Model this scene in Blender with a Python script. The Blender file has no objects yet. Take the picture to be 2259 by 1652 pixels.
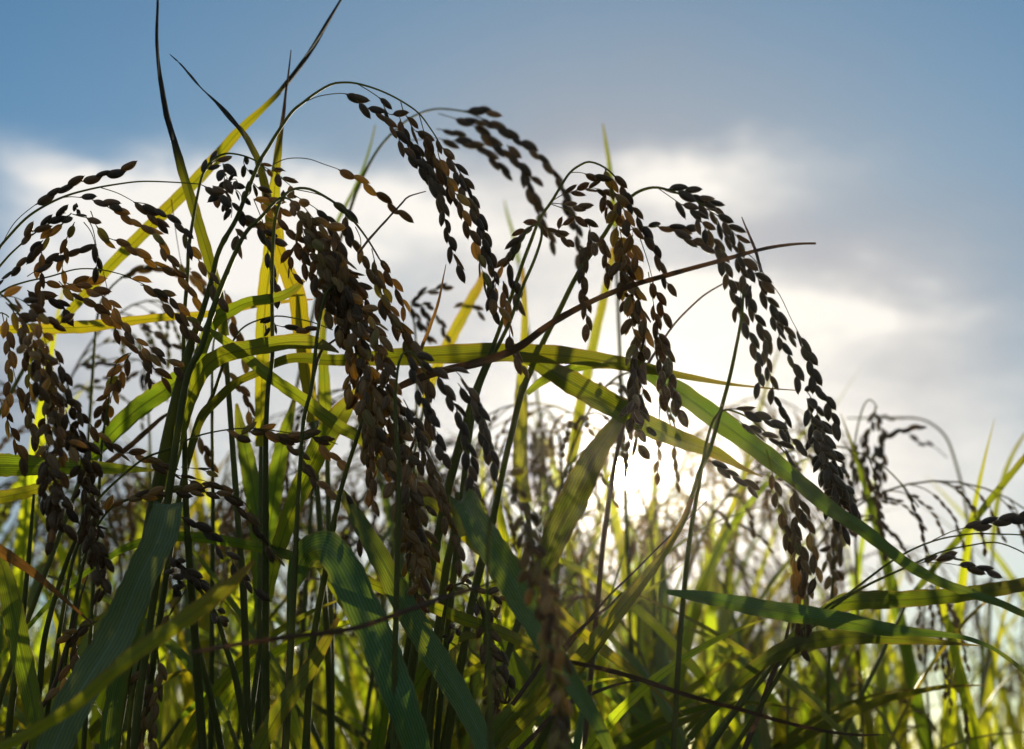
import bpy, math, random
from mathutils import Vector, Matrix, Quaternion
random.seed(7)
R = math.radians
sc = bpy.context.scene
C = sc.collection

# ------------------------------------------------------------------ camera
PITCH, CAM_Z, FPX, CX, CY = R(15), 0.60, 3137.0, 1129.5, 826.0   # FPX: focal length in the 2259-px wide tracing frame
cam = bpy.data.cameras.new('camera')
cam.lens, cam.sensor_width = 50, 36
cam.clip_start, cam.clip_end = 0.01, 5000
cam.dof.use_dof = True
cam.dof.focus_distance = 0.615
cam.dof.aperture_fstop = 10.5
co = bpy.data.objects.new('camera', cam); C.objects.link(co)
co.location = (0, 0, CAM_Z); co.rotation_euler = (R(90)+PITCH, 0, 0)
sc.camera = co
sc.view_settings.view_transform = 'Standard'
sc.view_settings.look = 'None'
sc.view_settings.exposure = 0.65
sc.view_settings.gamma = 1.0
sc.view_settings.use_curve_mapping = False
sc.render.engine = 'CYCLES'
sc.cycles.use_denoising = True
sc.cycles.max_bounces = 10
sc.cycles.transmission_bounces = 8
sc.cycles.sample_clamp_indirect = 8

RIGHT = Vector((1, 0, 0))
UP = Vector((0, -math.sin(PITCH), math.cos(PITCH)))
FWD = Vector((0, math.cos(PITCH), math.sin(PITCH)))
CAM = Vector((0, 0, CAM_Z))
def at(x, y, d):
    return CAM + RIGHT*((x-CX)/FPX*d) + UP*(-(y-CY)/FPX*d) + FWD*d

# ------------------------------------------------------------------ sun and sky
sun_dir = (at(1380, 1046, 1.0) - CAM).normalized()
SUN_EL = math.asin(sun_dir.z); SUN_AZ = math.atan2(sun_dir.x, sun_dir.y)
sl = bpy.data.lights.new('sun', 'SUN'); sl.energy = 5.0; sl.angle = R(0.5); sl.color = (1.0, 0.89, 0.69)
so = bpy.data.objects.new('sun', sl); C.objects.link(so)
so.rotation_euler = (-sun_dir).to_track_quat('-Z', 'Y').to_euler()
so.location = (0, 0, 5)

W = bpy.data.worlds.new('World'); sc.world = W; W.use_nodes = True
nt = W.node_tree; N = nt.nodes; L = nt.links; N.clear()
def wn(t, **k):
    n = N.new(t)
    for a, b in k.items(): setattr(n, a, b)
    return n
def wm(op, a, b=None, c=None):
    n = wn('ShaderNodeMath', operation=op)
    for i, v in enumerate((a, b, c)):
        if v is None: continue
        if isinstance(v, (int, float)): n.inputs[i].default_value = v
        else: L.new(v, n.inputs[i])
    return n.outputs[0]
sky = wn('ShaderNodeTexSky', sky_type='NISHITA'); sky.sun_disc = False
sky.sun_elevation = SUN_EL; sky.sun_rotation = SUN_AZ
sky.air_density, sky.dust_density, sky.ozone_density = 1.0, 0.6, 1.5
tc = wn('ShaderNodeTexCoord'); sep = wn('ShaderNodeSeparateXYZ'); L.new(tc.outputs['Generated'], sep.inputs[0])
mp = wn('ShaderNodeMapping'); mp.inputs['Scale'].default_value = (1, 1, 2.2); L.new(tc.outputs['Generated'], mp.inputs[0])
def wnoise(scale, detail, off):
    m2 = wn('ShaderNodeVectorMath', operation='ADD'); L.new(mp.outputs[0], m2.inputs[0]); m2.inputs[1].default_value = (off, off*1.7, off*.3)
    n = wn('ShaderNodeTexNoise'); n.inputs['Scale'].default_value = scale; n.inputs['Detail'].default_value = detail
    n.inputs['Roughness'].default_value = .55
    L.new(m2.outputs[0], n.inputs[0]); return wm('SUBTRACT', n.outputs[0], .5)
n1, n2, n3 = wnoise(7, 4, 1.3), wnoise(7, 4, 5.1), wnoise(16, 5, 9.4)
az = wm('MULTIPLY', wm('ARCTAN2', sep.outputs[0], sep.outputs[1]), 57.2958)
el = wm('MULTIPLY', wm('ARCSINE', sep.outputs[2]), 57.2958)
azd = wm('ADD', wm('MULTIPLY_ADD', n1, 9.0, az), wm('MULTIPLY', n3, 4.0))
eld = wm('ADD', wm('MULTIPLY_ADD', n2, 4.5, el), wm('MULTIPLY', n3, 1.9))
def blob(a0, e0, sa, su, sd, amp):           # cloud bank: azimuth, elevation, half width, height above / below its crest
    da = wm('DIVIDE', wm('SUBTRACT', azd, a0), sa)
    de = wm('SUBTRACT', eld, e0)
    s = wm('ADD', wm('MULTIPLY', wm('GREATER_THAN', de, 0.0), su - sd), sd)
    de = wm('DIVIDE', de, s)
    q = wm('ADD', wm('MULTIPLY', da, da), wm('MULTIPLY', de, de))
    return wm('MULTIPLY', wm('EXPONENT', wm('MULTIPLY', q, -1.0)), amp)
dt = wn('ShaderNodeVectorMath', operation='DOT_PRODUCT'); L.new(tc.outputs['Generated'], dt.inputs[0]); dt.inputs[1].default_value = sun_dir
th = wm('MULTIPLY', wm('ARCCOSINE', wm('MINIMUM', dt.outputs['Value'], 0.999999)), 57.2958)   # degrees from the sun
def total(xs):
    t = xs[0]
    for x in xs[1:]: t = wm('ADD', t, x)
    return t
def wmix(f, a, b, mode='MIX'):
    n = wn('ShaderNodeMix', data_type='RGBA', blend_type=mode)
    n.clamp_factor = True
    for i, v in ((0, f), (6, a), (7, b)):
        if isinstance(v, (int, float)): n.inputs[i].default_value = v
        elif isinstance(v, tuple): n.inputs[i].default_value = v
        else: L.new(v, n.inputs[i])
    return n.outputs[2]
SKY = 0.085
base = wmix(1.0, sky.outputs[0], (SKY*.44, SKY*.76, SKY*.97, 1), 'MULTIPLY')
# thin grey veil, thicker toward the sun and the horizon
veil = wm('MINIMUM', total([wm('EXPONENT', wm('MULTIPLY', wm('POWER', wm('DIVIDE', th, 16.5), 2.0), -1.0)), blob(3, 23, 11, 6, 8, .30), blob(-20, 14, 13, 5, 14, .6), blob(18, 16, 12, 7, 12, .35)]), .95)
lum = wm('ADD', wm('MULTIPLY', wm('EXPONENT', wm('DIVIDE', th, -10.0)), .70), .13)
vc = wn('ShaderNodeCombineColor'); L.new(wm('MULTIPLY', lum, .98), vc.inputs[0]); L.new(wm('MULTIPLY', lum, .985), vc.inputs[1]); L.new(wm('ADD', wm('MULTIPLY', lum, .94), .045), vc.inputs[2])
c1 = wmix(veil, base, vc.outputs[0])
# white cloud banks
cl = total([blob(-13.5, 21.4, 5.4, 1.2, 3.2, 1.7), blob(-5.5, 21.4, 6.0, 1.3, 2.4, .95), blob(7.5, 22.9, 5.2, .9, 1.2, 1.05), blob(1.5, 20.8, 6, 1.3, 2.0, .5),
            blob(8.8, 18.0, 3.8, 1.0, 1.4, 1.0), blob(13.5, 17.1, 3.4, .8, 1.2, .95), blob(4.0, 17.2, 5.0, 1.6, 1.6, .5), blob(-15, 17.0, 6, 2, 3, .55), blob(-8, 13.0, 10, 3, 6, .45), blob(13, 9.0, 12, 3, 5, .6), blob(13, 14.0, 7, 4, 5, .62), blob(6.5, 14.5, 4, 3, 4, .4)])
cw = wmix(wm('EXPONENT', wm('DIVIDE', th, -9.0)), (.72, .70, .67, 1), (.86, .80, .70, 1))
wisp = wn('ShaderNodeMapping'); wisp.inputs['Scale'].default_value = (1, 1, 3.2); L.new(tc.outputs['Generated'], wisp.inputs[0])
wn5 = wn('ShaderNodeTexNoise'); wn5.inputs['Scale'].default_value = 13; wn5.inputs['Detail'].default_value = 8; wn5.inputs['Roughness'].default_value = .6; wn5.inputs['Distortion'].default_value = .6
L.new(wisp.outputs[0], wn5.inputs[0]); wis = wm('SUBTRACT', wn5.outputs[0], .5)
cl = wm('MULTIPLY', cl, wm('MULTIPLY_ADD', wis, 1.5, 1.0))
c2 = wmix(cl, c1, cw)
# scattered cloud added over the unseen dome, bright to fill the shaded fronts
n4 = wnoise(2.6, 6, 14.2)
far = wn('ShaderNodeMapRange', interpolation_type='SMOOTHSTEP'); L.new(th, far.inputs[0]); far.inputs[1].default_value = 42; far.inputs[2].default_value = 68
fill_cloud = wn('ShaderNodeMapRange', interpolation_type='SMOOTHSTEP'); L.new(n4, fill_cloud.inputs[0]); fill_cloud.inputs[1].default_value = -.10; fill_cloud.inputs[2].default_value = .08
c2 = wmix(wm('MULTIPLY', far.outputs[0], wm('MULTIPLY', fill_cloud.outputs[0], .55)), c2, (.80, .77, .72, 1))
# aureole and the disc burning through thin cloud
au = wm('ADD', wm('MULTIPLY', wm('EXPONENT', wm('DIVIDE', th, -.8)), 3.0), wm('MULTIPLY', wm('LESS_THAN', th, .55), 60.0))
ac = wmix(1.0, c2, (0, 0, 0, 1), 'ADD')
aucol = wn('ShaderNodeCombineColor'); L.new(au, aucol.inputs[0]); L.new(wm('MULTIPLY', au, .88), aucol.inputs[1]); L.new(wm('MULTIPLY', au, .62), aucol.inputs[2])
fin = wmix(1.0, c2, aucol.outputs[0], 'ADD')
bg = wn('ShaderNodeBackground'); L.new(fin, bg.inputs[0]); bg.inputs[1].default_value = 0.82
ow = wn('ShaderNodeOutputWorld'); L.new(bg.outputs[0], ow.inputs[0])
W.cycles.sampling_method = 'MANUAL'; W.cycles.sample_map_resolution = 1024

# ------------------------------------------------------------------ materials
def mat(name):
    m = bpy.data.materials.new(name); m.use_nodes = True
    t = m.node_tree; t.nodes.clear()
    return m, t
class G:
    def __init__(s, t): s.t = t
    def n(s, ty, ins=None, **k):
        n = s.t.nodes.new(ty)
        for a, b in k.items(): setattr(n, a, b)
        for i, v in (ins or {}).items():
            if hasattr(v, 'is_linked'): s.t.links.new(v, n.inputs[i])
            else: n.inputs[i].default_value = v
        return n
    def m(s, op, a, b=0.0, c=0.0): return s.n('ShaderNodeMath', {0: a, 1: b, 2: c}, operation=op).outputs[0]
    def mix(s, f, a, b, mode='MIX'): return s.n('ShaderNodeMix', {0: f, 6: a, 7: b}, data_type='RGBA', blend_type=mode).outputs[2]
    def ramp(s, f, stops, interp='LINEAR'):
        r = s.n('ShaderNodeValToRGB', {0: f}); cr = r.color_ramp; cr.interpolation = interp
        while len(cr.elements) < len(stops): cr.elements.new(.5)
        for e, (p, c) in zip(cr.elements, stops): e.position = p; e.color = (*c, 1)
        return r.outputs[0]
    def out(s, sh, disp=None):
        o = s.n('ShaderNodeOutputMaterial', {0: sh})

def leaf_mat(name, refl, trans, dry=(0.20, .11, .04), w=.55, brown=.5, spots=0.0, tip=None):
    m, t = mat(name); g = G(t)
    uv = g.n('ShaderNodeUVMap').outputs[0]
    sp = g.n('ShaderNodeSeparateXYZ', {0: uv}); u, v = sp.outputs[0], sp.outputs[1]
    oi = g.n('ShaderNodeObjectInfo').outputs['Random']
    geo = g.n('ShaderNodeNewGeometry')
    # parallel veins, a pale midrib
    wob = g.n('ShaderNodeTexNoise', {'Vector': uv, 'Scale': 6.0, 'Detail': 3.0}).outputs[0]
    uu = g.m('MULTIPLY_ADD', wob, .015, u)
    vein = g.m('POWER', g.m('ABSOLUTE', g.m('SINE', g.m('MULTIPLY', uu, 34.0))), .6)
    fine = g.m('SINE', g.m('MULTIPLY', uu, 170.0))
    stripe = g.m('MULTIPLY_ADD', fine, .14, g.m('MULTIPLY_ADD', vein, .75, .38))
    mid = g.m('LESS_THAN', g.m('ABSOLUTE', g.m('SUBTRACT', u, .5)), .035)
    # blotchy yellowing along the blade
    st = g.n('ShaderNodeMapping', {0: uv, 3: (2.0, 9.0, 1.0)}).outputs[0]
    stv = g.n('ShaderNodeVectorMath', {0: st, 1: g.n('ShaderNodeCombineXYZ', {0: g.m('MULTIPLY', oi, 37.0), 1: g.m('MULTIPLY', oi, 91.0)}).outputs[0]}, operation='ADD').outputs[0]
    no = g.n('ShaderNodeTexNoise', {'Vector': stv, 'Scale': 1.0, 'Detail': 5.0, 'Roughness': .6}).outputs[0]
    no2 = g.n('ShaderNodeTexNoise', {'Vector': stv, 'Scale': 5.0, 'Detail': 4.0}).outputs[0]
    edge = g.m('ABSOLUTE', g.m('MULTIPLY_ADD', u, 2.0, -1.0))
    br = g.m('ADD', g.m('MULTIPLY', g.m('POWER', edge, 9.0), brown), g.m('MULTIPLY', g.m('POWER', v, 7.0), brown))
    br = g.m('MULTIPLY', br, g.m('MULTIPLY', no, 2.0))
    if spots:
        sps = g.n('ShaderNodeMapping', {0: uv, 3: (7.0, 34.0, 1.0)}).outputs[0]
        sn = g.n('ShaderNodeTexNoise', {'Vector': sps, 'Scale': 1.0, 'Detail': 2.0}).outputs[0]
        br = g.m('ADD', br, g.m('MULTIPLY', g.ramp(sn, [(.68, (0, 0, 0)), (.76, (1, 1, 1))]), spots))
    br = g.m('MINIMUM', br, 1.0)
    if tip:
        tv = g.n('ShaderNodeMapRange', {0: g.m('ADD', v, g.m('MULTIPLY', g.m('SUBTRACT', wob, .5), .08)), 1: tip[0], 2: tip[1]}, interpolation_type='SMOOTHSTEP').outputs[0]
    yel = g.m('MULTIPLY', g.m('SUBTRACT', g.m('MULTIPLY_ADD', oi, .5, no), .42), 1.1)
    yel = g.n('ShaderNodeClamp', {0: yel}).outputs[0]
    tr = g.mix(yel, (*trans, 1), (trans[0]*1.55+.03, trans[1]*1.02, trans[2]*.8, 1))
    tr = g.mix(1.0, tr, g.n('ShaderNodeCombineColor', {0: stripe, 1: stripe, 2: stripe}).outputs[0], 'MULTIPLY')
    midc = g.m('MULTIPLY_ADD', mid, -.5, 1.0)
    tr = g.mix(1.0, tr, g.n('ShaderNodeCombineColor', {0: midc, 1: midc, 2: midc}).outputs[0], 'MULTIPLY')
    tr = g.mix(br, tr, (dry[0]*1.2, dry[1]*.9, dry[2]*.6, 1))
    rf = g.mix(yel, (*refl, 1), (refl[0]*1.6, refl[1]*1.1, refl[2]*.8, 1))
    sr = g.m('MULTIPLY_ADD', stripe, .85, .30)
    rf = g.mix(1.0, rf, g.n('ShaderNodeCombineColor', {0: sr, 1: sr, 2: sr}).outputs[0], 'MULTIPLY')
    rf = g.mix(g.m('MULTIPLY', no2, .5), rf, (refl[0]*.5, refl[1]*.55, refl[2]*.6, 1))
    rf = g.mix(g.m('MULTIPLY', mid, .45), rf, (refl[0]*2+.05, refl[1]*1.6+.05, refl[2]*2+.03, 1))
    rf = g.mix(br, rf, (*dry, 1))
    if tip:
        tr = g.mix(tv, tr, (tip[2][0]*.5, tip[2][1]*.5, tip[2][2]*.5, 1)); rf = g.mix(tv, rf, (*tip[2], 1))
    bump = g.n('ShaderNodeBump', {'Strength': .35, 'Distance': .0006, 'Height': stripe}).outputs[0]
    p = g.n('ShaderNodeBsdfPrincipled', {'Base Color': rf, 'Roughness': .46, 'Normal': bump})
    p.inputs['Specular IOR Level'].default_value = .12 if tip else .4
    if tip: p.inputs['Roughness'].default_value = .75
    tl = g.n('ShaderNodeBsdfTranslucent', {0: tr})
    g.out(g.n('ShaderNodeMixShader', {0: w, 1: p.outputs[0], 2: tl.outputs[0]}).outputs[0])
    return m

def grain_mat(name, stops, tstops, w=.22):
    m, t = mat(name); g = G(t)
    uv = g.n('ShaderNodeUVMap').outputs[0]
    sp = g.n('ShaderNodeSeparateXYZ', {0: uv}); u, v = sp.outputs[0], sp.outputs[1]
    oi = g.n('ShaderNodeObjectInfo').outputs['Random']
    ridge = g.m('ABSOLUTE', g.m('SINE', g.m('MULTIPLY', u, 15.708)))
    rg = g.m('MULTIPLY_ADD', g.m('POWER', ridge, .5), .45, .55)
    tcn = g.n('ShaderNodeTexCoord').outputs['Object']
    no = g.n('ShaderNodeTexNoise', {'Vector': tcn, 'Scale': 700.0, 'Detail': 4.0}).outputs[0]
    f = g.m('ADD', oi, g.m('MULTIPLY', g.m('SUBTRACT', no, .5), .7))
    col = g.ramp(f, stops); tc_ = g.ramp(f, tstops)
    rgc = g.n('ShaderNodeCombineColor', {0: rg, 1: rg, 2: rg}).outputs[0]
    col = g.mix(1.0, col, rgc, 'MULTIPLY'); tc_ = g.mix(1.0, tc_, rgc, 'MULTIPLY')
    bump = g.n('ShaderNodeBump', {'Strength': .9, 'Distance': .0004, 'Height': g.m('ADD', rg, g.m('MULTIPLY', no, .4))}).outputs[0]
    p = g.n('ShaderNodeBsdfPrincipled', {'Base Color': col, 'Roughness': .55, 'Normal': bump})
    p.inputs['Sheen Weight'].default_value = .35; p.inputs['Sheen Roughness'].default_value = .35
    p.inputs['Sheen Tint'].default_value = (1, .85, .6, 1)
    tl = g.n('ShaderNodeBsdfTranslucent', {0: tc_})
    body = g.n('ShaderNodeMixShader', {0: w, 1: p.outputs[0], 2: tl.outputs[0]}).outputs[0]
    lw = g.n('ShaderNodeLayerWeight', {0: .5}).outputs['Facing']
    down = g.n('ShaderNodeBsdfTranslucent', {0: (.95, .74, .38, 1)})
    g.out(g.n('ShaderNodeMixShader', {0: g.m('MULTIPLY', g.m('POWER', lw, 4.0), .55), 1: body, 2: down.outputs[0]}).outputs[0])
    return m

def stem_mat(name, c0, c1, tr, w=.3):
    m, t = mat(name); g = G(t)
    uv = g.n('ShaderNodeUVMap').outputs[0]
    st = g.n('ShaderNodeMapping', {0: uv, 3: (8.0, 30.0, 1.0)}).outputs[0]
    no = g.n('ShaderNodeTexNoise', {'Vector': st, 'Scale': 1.0, 'Detail': 4.0}).outputs[0]
    oi = g.n('ShaderNodeObjectInfo').outputs['Random']
    col = g.mix(g.m('MULTIPLY_ADD', oi, .4, g.m('MULTIPLY', no, .7)), (*c0, 1), (*c1, 1))
    p = g.n('ShaderNodeBsdfPrincipled', {'Base Color': col, 'Roughness': .62})
    p.inputs['Specular IOR Level'].default_value = .2
    tl = g.n('ShaderNodeBsdfTranslucent', {0: (*tr, 1)})
    g.out(g.n('ShaderNodeMixShader', {0: w, 1: p.outputs[0], 2: tl.outputs[0]}).outputs[0])
    return m
M = {
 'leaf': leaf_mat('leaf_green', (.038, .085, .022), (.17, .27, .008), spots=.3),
 'lit': leaf_mat('leaf_sunlit_green', (.04, .085, .018), (.42, .58, .014), w=.66),  # sunlit leaf copy: brightness of the backlit field put into its transmission
 'olive': leaf_mat('leaf_olive_shaded', (.035, .065, .015), (.10, .145, .005), spots=.35),  # shaded leaf copy: shadow on these blades put into a lower transmission
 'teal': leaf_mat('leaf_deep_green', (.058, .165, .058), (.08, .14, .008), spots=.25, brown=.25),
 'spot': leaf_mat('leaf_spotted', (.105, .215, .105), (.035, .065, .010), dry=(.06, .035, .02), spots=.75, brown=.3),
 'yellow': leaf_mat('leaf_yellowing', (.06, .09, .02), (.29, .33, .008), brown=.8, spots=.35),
 'tipped': leaf_mat('leaf_with_silhouette_tip', (.035, .06, .015), (.16, .20, .008), tip=(.42, .56, (.022, .020, .012))),  # backlit darkness of the upper blade painted into the tip colour
 'tipyellow': leaf_mat('yellow_leaf_with_silhouette_tip', (.06, .09, .02), (.27, .29, .008), tip=(.70, .78, (.022, .020, .012))),  # upper stretch painted dark as a silhouette against the sky
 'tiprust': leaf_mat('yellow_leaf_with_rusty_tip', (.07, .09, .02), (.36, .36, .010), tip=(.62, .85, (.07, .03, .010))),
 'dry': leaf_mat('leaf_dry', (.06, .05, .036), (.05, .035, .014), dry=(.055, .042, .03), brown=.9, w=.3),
 'rust': leaf_mat('leaf_rusty', (.09, .06, .025), (.20, .12, .015), dry=(.12, .06, .03), brown=1.0),
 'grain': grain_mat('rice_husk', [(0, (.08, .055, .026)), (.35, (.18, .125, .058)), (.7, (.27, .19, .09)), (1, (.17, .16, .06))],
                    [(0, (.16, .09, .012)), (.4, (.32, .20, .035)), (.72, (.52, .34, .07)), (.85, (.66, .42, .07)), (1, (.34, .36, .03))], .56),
 'dark': grain_mat('silhouette_rice_husk', [(0, (.025, .018, .010)), (.5, (.055, .036, .018)), (1, (.09, .06, .03))],  # darker husk copy; backlit silhouette tone put into its colour
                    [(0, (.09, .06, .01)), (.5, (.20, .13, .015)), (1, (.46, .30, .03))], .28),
 'stem': stem_mat('stem_green', (.035, .055, .015), (.075, .085, .02), (.30, .32, .02)),
 'twig': stem_mat('panicle_twig', (.06, .06, .02), (.10, .075, .03), (.36, .32, .04)),
 'drystem': stem_mat('stem_dry', (.09, .06, .035), (.14, .10, .06), (.22, .12, .04)),
}

# ------------------------------------------------------------------ mesh helpers
def mesh_obj(name, verts, faces, uvs, m, parent=None, origin=None, link=True):
    """verts in world space; origin: where the object sits"""
    o0 = Vector(origin) if origin is not None else Vector(verts[0])
    me = bpy.data.meshes.new(name)
    me.from_pydata([tuple(Vector(v)-o0) for v in verts], [], faces)
    if uvs:
        lay = me.uv_layers.new(name='UVMap')
        flat = []
        for f in faces:
            for i in f: flat += uvs[i]
        lay.data.foreach_set('uv', flat)
    me.polygons.foreach_set('use_smooth', [True]*len(faces))
    if isinstance(m, list):
        for mm in m: me.materials.append(mm)
    else: me.materials.append(m)
    ob = bpy.data.objects.new(name, me); C.objects.link(ob)
    place(ob, o0, parent)
    return ob
WPOS = {}
def place(ob, w, parent=None):
    w = Vector(w); WPOS[ob] = w
    if parent is not None:
        ob.parent = parent; ob.location = w - WPOS[parent]
    else: ob.location = w
def tag(o, label=None, cat=None, group=None, kind=None):
    for k, v in (('label', label), ('category', cat), ('group', group), ('kind', kind)):
        if v: o[k] = v
def thing(name, loc, label, cat, group=None):
    o = bpy.data.objects.new(name, None); o.empty_display_size = .02; C.objects.link(o); place(o, loc)
    tag(o, label, cat, group); return o
def parse(s): return [tuple(float(q) for q in p.split(',')) for p in s.split()]
def spline(P, step):
    """Catmull-Rom through tuples; step measured on the first two (or three) channels"""
    out = []; n = len(P)
    for i in range(n-1):
        a, b, c, d = P[max(i-1, 0)], P[i], P[i+1], P[min(i+2, n-1)]
        ln = math.dist(b[:3], c[:3]); k = max(1, int(math.ceil(ln/step)))
        for j in range(k):
            t = j/k; t2, t3 = t*t, t*t*t
            out.append(tuple(.5*(2*q1+(-q0+q2)*t+(2*q0-5*q1+4*q2-q3)*t2+(-q0+3*q1-3*q2+q3)*t3) for q0, q1, q2, q3 in zip(a, b, c, d)))
    out.append(P[-1]); return out
def tube_geo(path, rad, seg=7, v0=0, V=None, F=None, UV=None):
    V = [] if V is None else V; F = [] if F is None else F; UV = [] if UV is None else UV
    n = len(path); base = len(V); up = Vector((.3, .5, .8)).normalized(); Lc = 0
    for i, p in enumerate(path):
        t = (path[min(i+1, n-1)] - path[max(i-1, 0)])
        t = t.normalized() if t.length > 1e-9 else Vector((0, 0, 1))
        a = (up - t*up.dot(t))
        a = a.normalized() if a.length > 1e-4 else t.orthogonal().normalized()
        up = a; b = t.cross(a)
        if i: Lc += (p - path[i-1]).length
        for k in range(seg):
            an = 2*math.pi*k/seg
            V.append(p + (a*math.cos(an)+b*math.sin(an))*rad[i]); UV.append((k/seg, Lc*10))
    for i in range(n-1):
        for k in range(seg):
            k2 = (k+1) % seg
            F.append((base+i*seg+k, base+i*seg+k2, base+(i+1)*seg+k2, base+(i+1)*seg+k))
    F.append(tuple(base+k for k in reversed(range(seg)))); F.append(tuple(base+(n-1)*seg+k for k in range(seg)))
    return V, F, UV
def tube(name, path, rad, m, parent=None, seg=7):
    V, F, UV = tube_geo(path, rad, seg)
    return mesh_obj(name, V, F, UV, m, parent, origin=path[0])

# a husked rice grain, unit length along +Z, base at the origin; slightly flattened, keeled, with a short beak and glumes
def grain_geo(seg, prof, wid, thick, bend):
    V, F, UV = [], [], []
    for (z, r) in prof:
        for k in range(seg):
            an = 2*math.pi*k/seg
            rr = r*(1+.05*math.cos(5*an))
            V.append(Vector((math.cos(an)*rr*wid + bend*math.sin(z*math.pi), math.sin(an)*rr*thick, z))); UV.append((k/seg, z))
    for i in range(len(prof)-1):
        for k in range(seg):
            k2 = (k+1) % seg
            F.append((i*seg+k, i*seg+k2, (i+1)*seg+k2, (i+1)*seg+k))
    F.append(tuple(reversed(range(seg)))); F.append(tuple((len(prof)-1)*seg+k for k in range(seg)))
    return V, F, UV
PROF = [(-.12, .07), (-.03, .08), (.0, .22), (.04, .44), (.11, .70), (.22, .91), (.36, 1.0), (.52, 1.0), (.67, .90), (.79, .73), (.88, .50), (.94, .29), (.985, .11), (1.05, .03)]
GR = {}
for mk in ('grain', 'dark'):
    GR[mk] = []
    for (w, th_, be) in ((.24, .18, .02), (.225, .165, -.02), (.21, .16, .05), (.25, .185, 0), (.16, .07, .06)):
        V, F, UV = grain_geo(12, PROF, w, th_, be)
        me = bpy.data.meshes.new('grain'); me.from_pydata([tuple(v) for v in V], [], F)
        lay = me.uv_layers.new(name='UVMap'); lay.data.foreach_set('uv', [q for f in F for i in f for q in UV[i]])
        me.polygons.foreach_set('use_smooth', [True]*len(F)); me.materials.append(M[mk]); GR[mk].append(me)

STALK = {}
def ground_tail(p, t, n=7):
    """carry a stem on from p (heading t) down to the soil"""
    out = []; q = p.copy(); t = t.normalized()
    if t.z > -.15: t = Vector((t.x*.5, t.y*.5, -.5)).normalized()
    step = p.z/n/.96
    for i in range(40):
        t = (t*.7 + Vector((0, 0, -1))*.3).normalized()
        q = q + t*step
        if q.z <= .0: q.z = -.005; out.append(q.copy()); break
        out.append(q.copy())
    return out
def stalk(key, label, pts, w, d, root=True, m='stem', gm='grain', cat='rice stalk', group='rice stalks in the front row', name='rice_stalk'):
    P = parse(pts); n = len(P)
    ds = d if isinstance(d, tuple) else (d, d)
    Q = []
    for i, p in enumerate(P):
        f = i/(n-1); dd = p[3] if len(p) > 3 else ds[0]+(ds[1]-ds[0])*f
        Q.append((p[0], p[1], (p[2] if len(p) > 2 else w[0]+(w[1]-w[0])*f), dd))
    S_ = spline(Q, 14)
    path = [at(q[0], q[1], q[3]) for q in S_]; rad = [max(.00018, q[2]*.5/FPX*q[3]) for q in S_]
    if root:
        tail = ground_tail(path[-1], path[-1]-path[-3])
        for i, q in enumerate(tail): path.append(q); rad.append(max(rad[-1]*1.01, .0012))
    for i in range(len(rad)):                          # nodes: slight swellings along the culm
        if rad[i] > .0009 and i % 23 == 11: rad[i] *= 1.22
    root_o = thing(name, path[-1], label, cat, group)
    tube('stem', list(reversed(path)), list(reversed(rad)), M[m], root_o, 8)
    STALK[key] = dict(o=root_o, d=sum(ds)/2, gm=gm, path=path, n=0)
    return root_o
def S(key, pts, g0=14, sp=25, sz=35, d=None, dj=.010, m=None, splay=.20, tw=2.4, endless=False):
    """one panicle branch: a fine twig with its grains"""
    st = STALK[key]; d = st['d'] if d is None else d
    d0, d1 = d if isinstance(d, tuple) else (d, d + random.uniform(-dj, dj))
    P = parse(pts); n = len(P)
    if n == 1: P = P + [(P[0][0]+6, P[0][1]+10)]; n = 2
    Q = [(p[0], p[1], 0.0, (p[2] if len(p) > 2 else d0+(d1-d0)*i/(n-1))) for i, p in enumerate(P)]
    S_ = spline(Q, 5)
    path = [at(q[0], q[1], q[3]) for q in S_]
    px = [0.0]
    for i in range(1, len(S_)): px.append(px[-1]+math.dist(S_[i][:2], S_[i-1][:2]))
    tot = px[-1]
    rad = [max(.00016, tw*.5/FPX*d0*(1-.55*i/len(path))) for i in range(len(path))]
    br = tube('panicle_branch', path, rad, M['twig'], st['o'], 5)
    sp *= .84; k = g0; side = random.choice((-1, 1)); i = 0
    gms = GR[m or st['gm']]
    while k <= tot + 1:
        while i < len(px)-2 and px[i+1] < k: i += 1
        a = path[i]; t = (path[min(i+2, len(path)-1)]-path[max(i-1, 0)]).normalized()
        vd = (a-CAM).normalized(); sd = t.cross(vd).normalized()
        s = sz*random.uniform(.84, 1.12)/FPX*d0
        ax = (t + sd*side*random.uniform(.5, 1.2)*splay + vd*random.uniform(-.55, .55)*splay*1.3).normalized()
        q = ax.to_track_quat('Z', 'Y') @ Quaternion((0, 0, 1), random.uniform(0, 6.28))
        r_ = random.random()
        me = gms[4] if r_ < .10 else gms[int(random.random()*4)]
        s *= 1.10
        pos = a + sd*side*.0003 + ax*s*.06
        if st['n'] < 100:
            o = bpy.data.objects.new('grain', me); C.objects.link(o)
            o.rotation_mode = 'QUATERNION'; o.rotation_quaternion = q; o.scale = (s, s, s)
            place(o, pos, br)
        else: st.setdefault('more', []).append((me, pos, q, s))
        st['n'] += 1; side = -side; k += sp*random.uniform(.72, 1.26)
    return br
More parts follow.
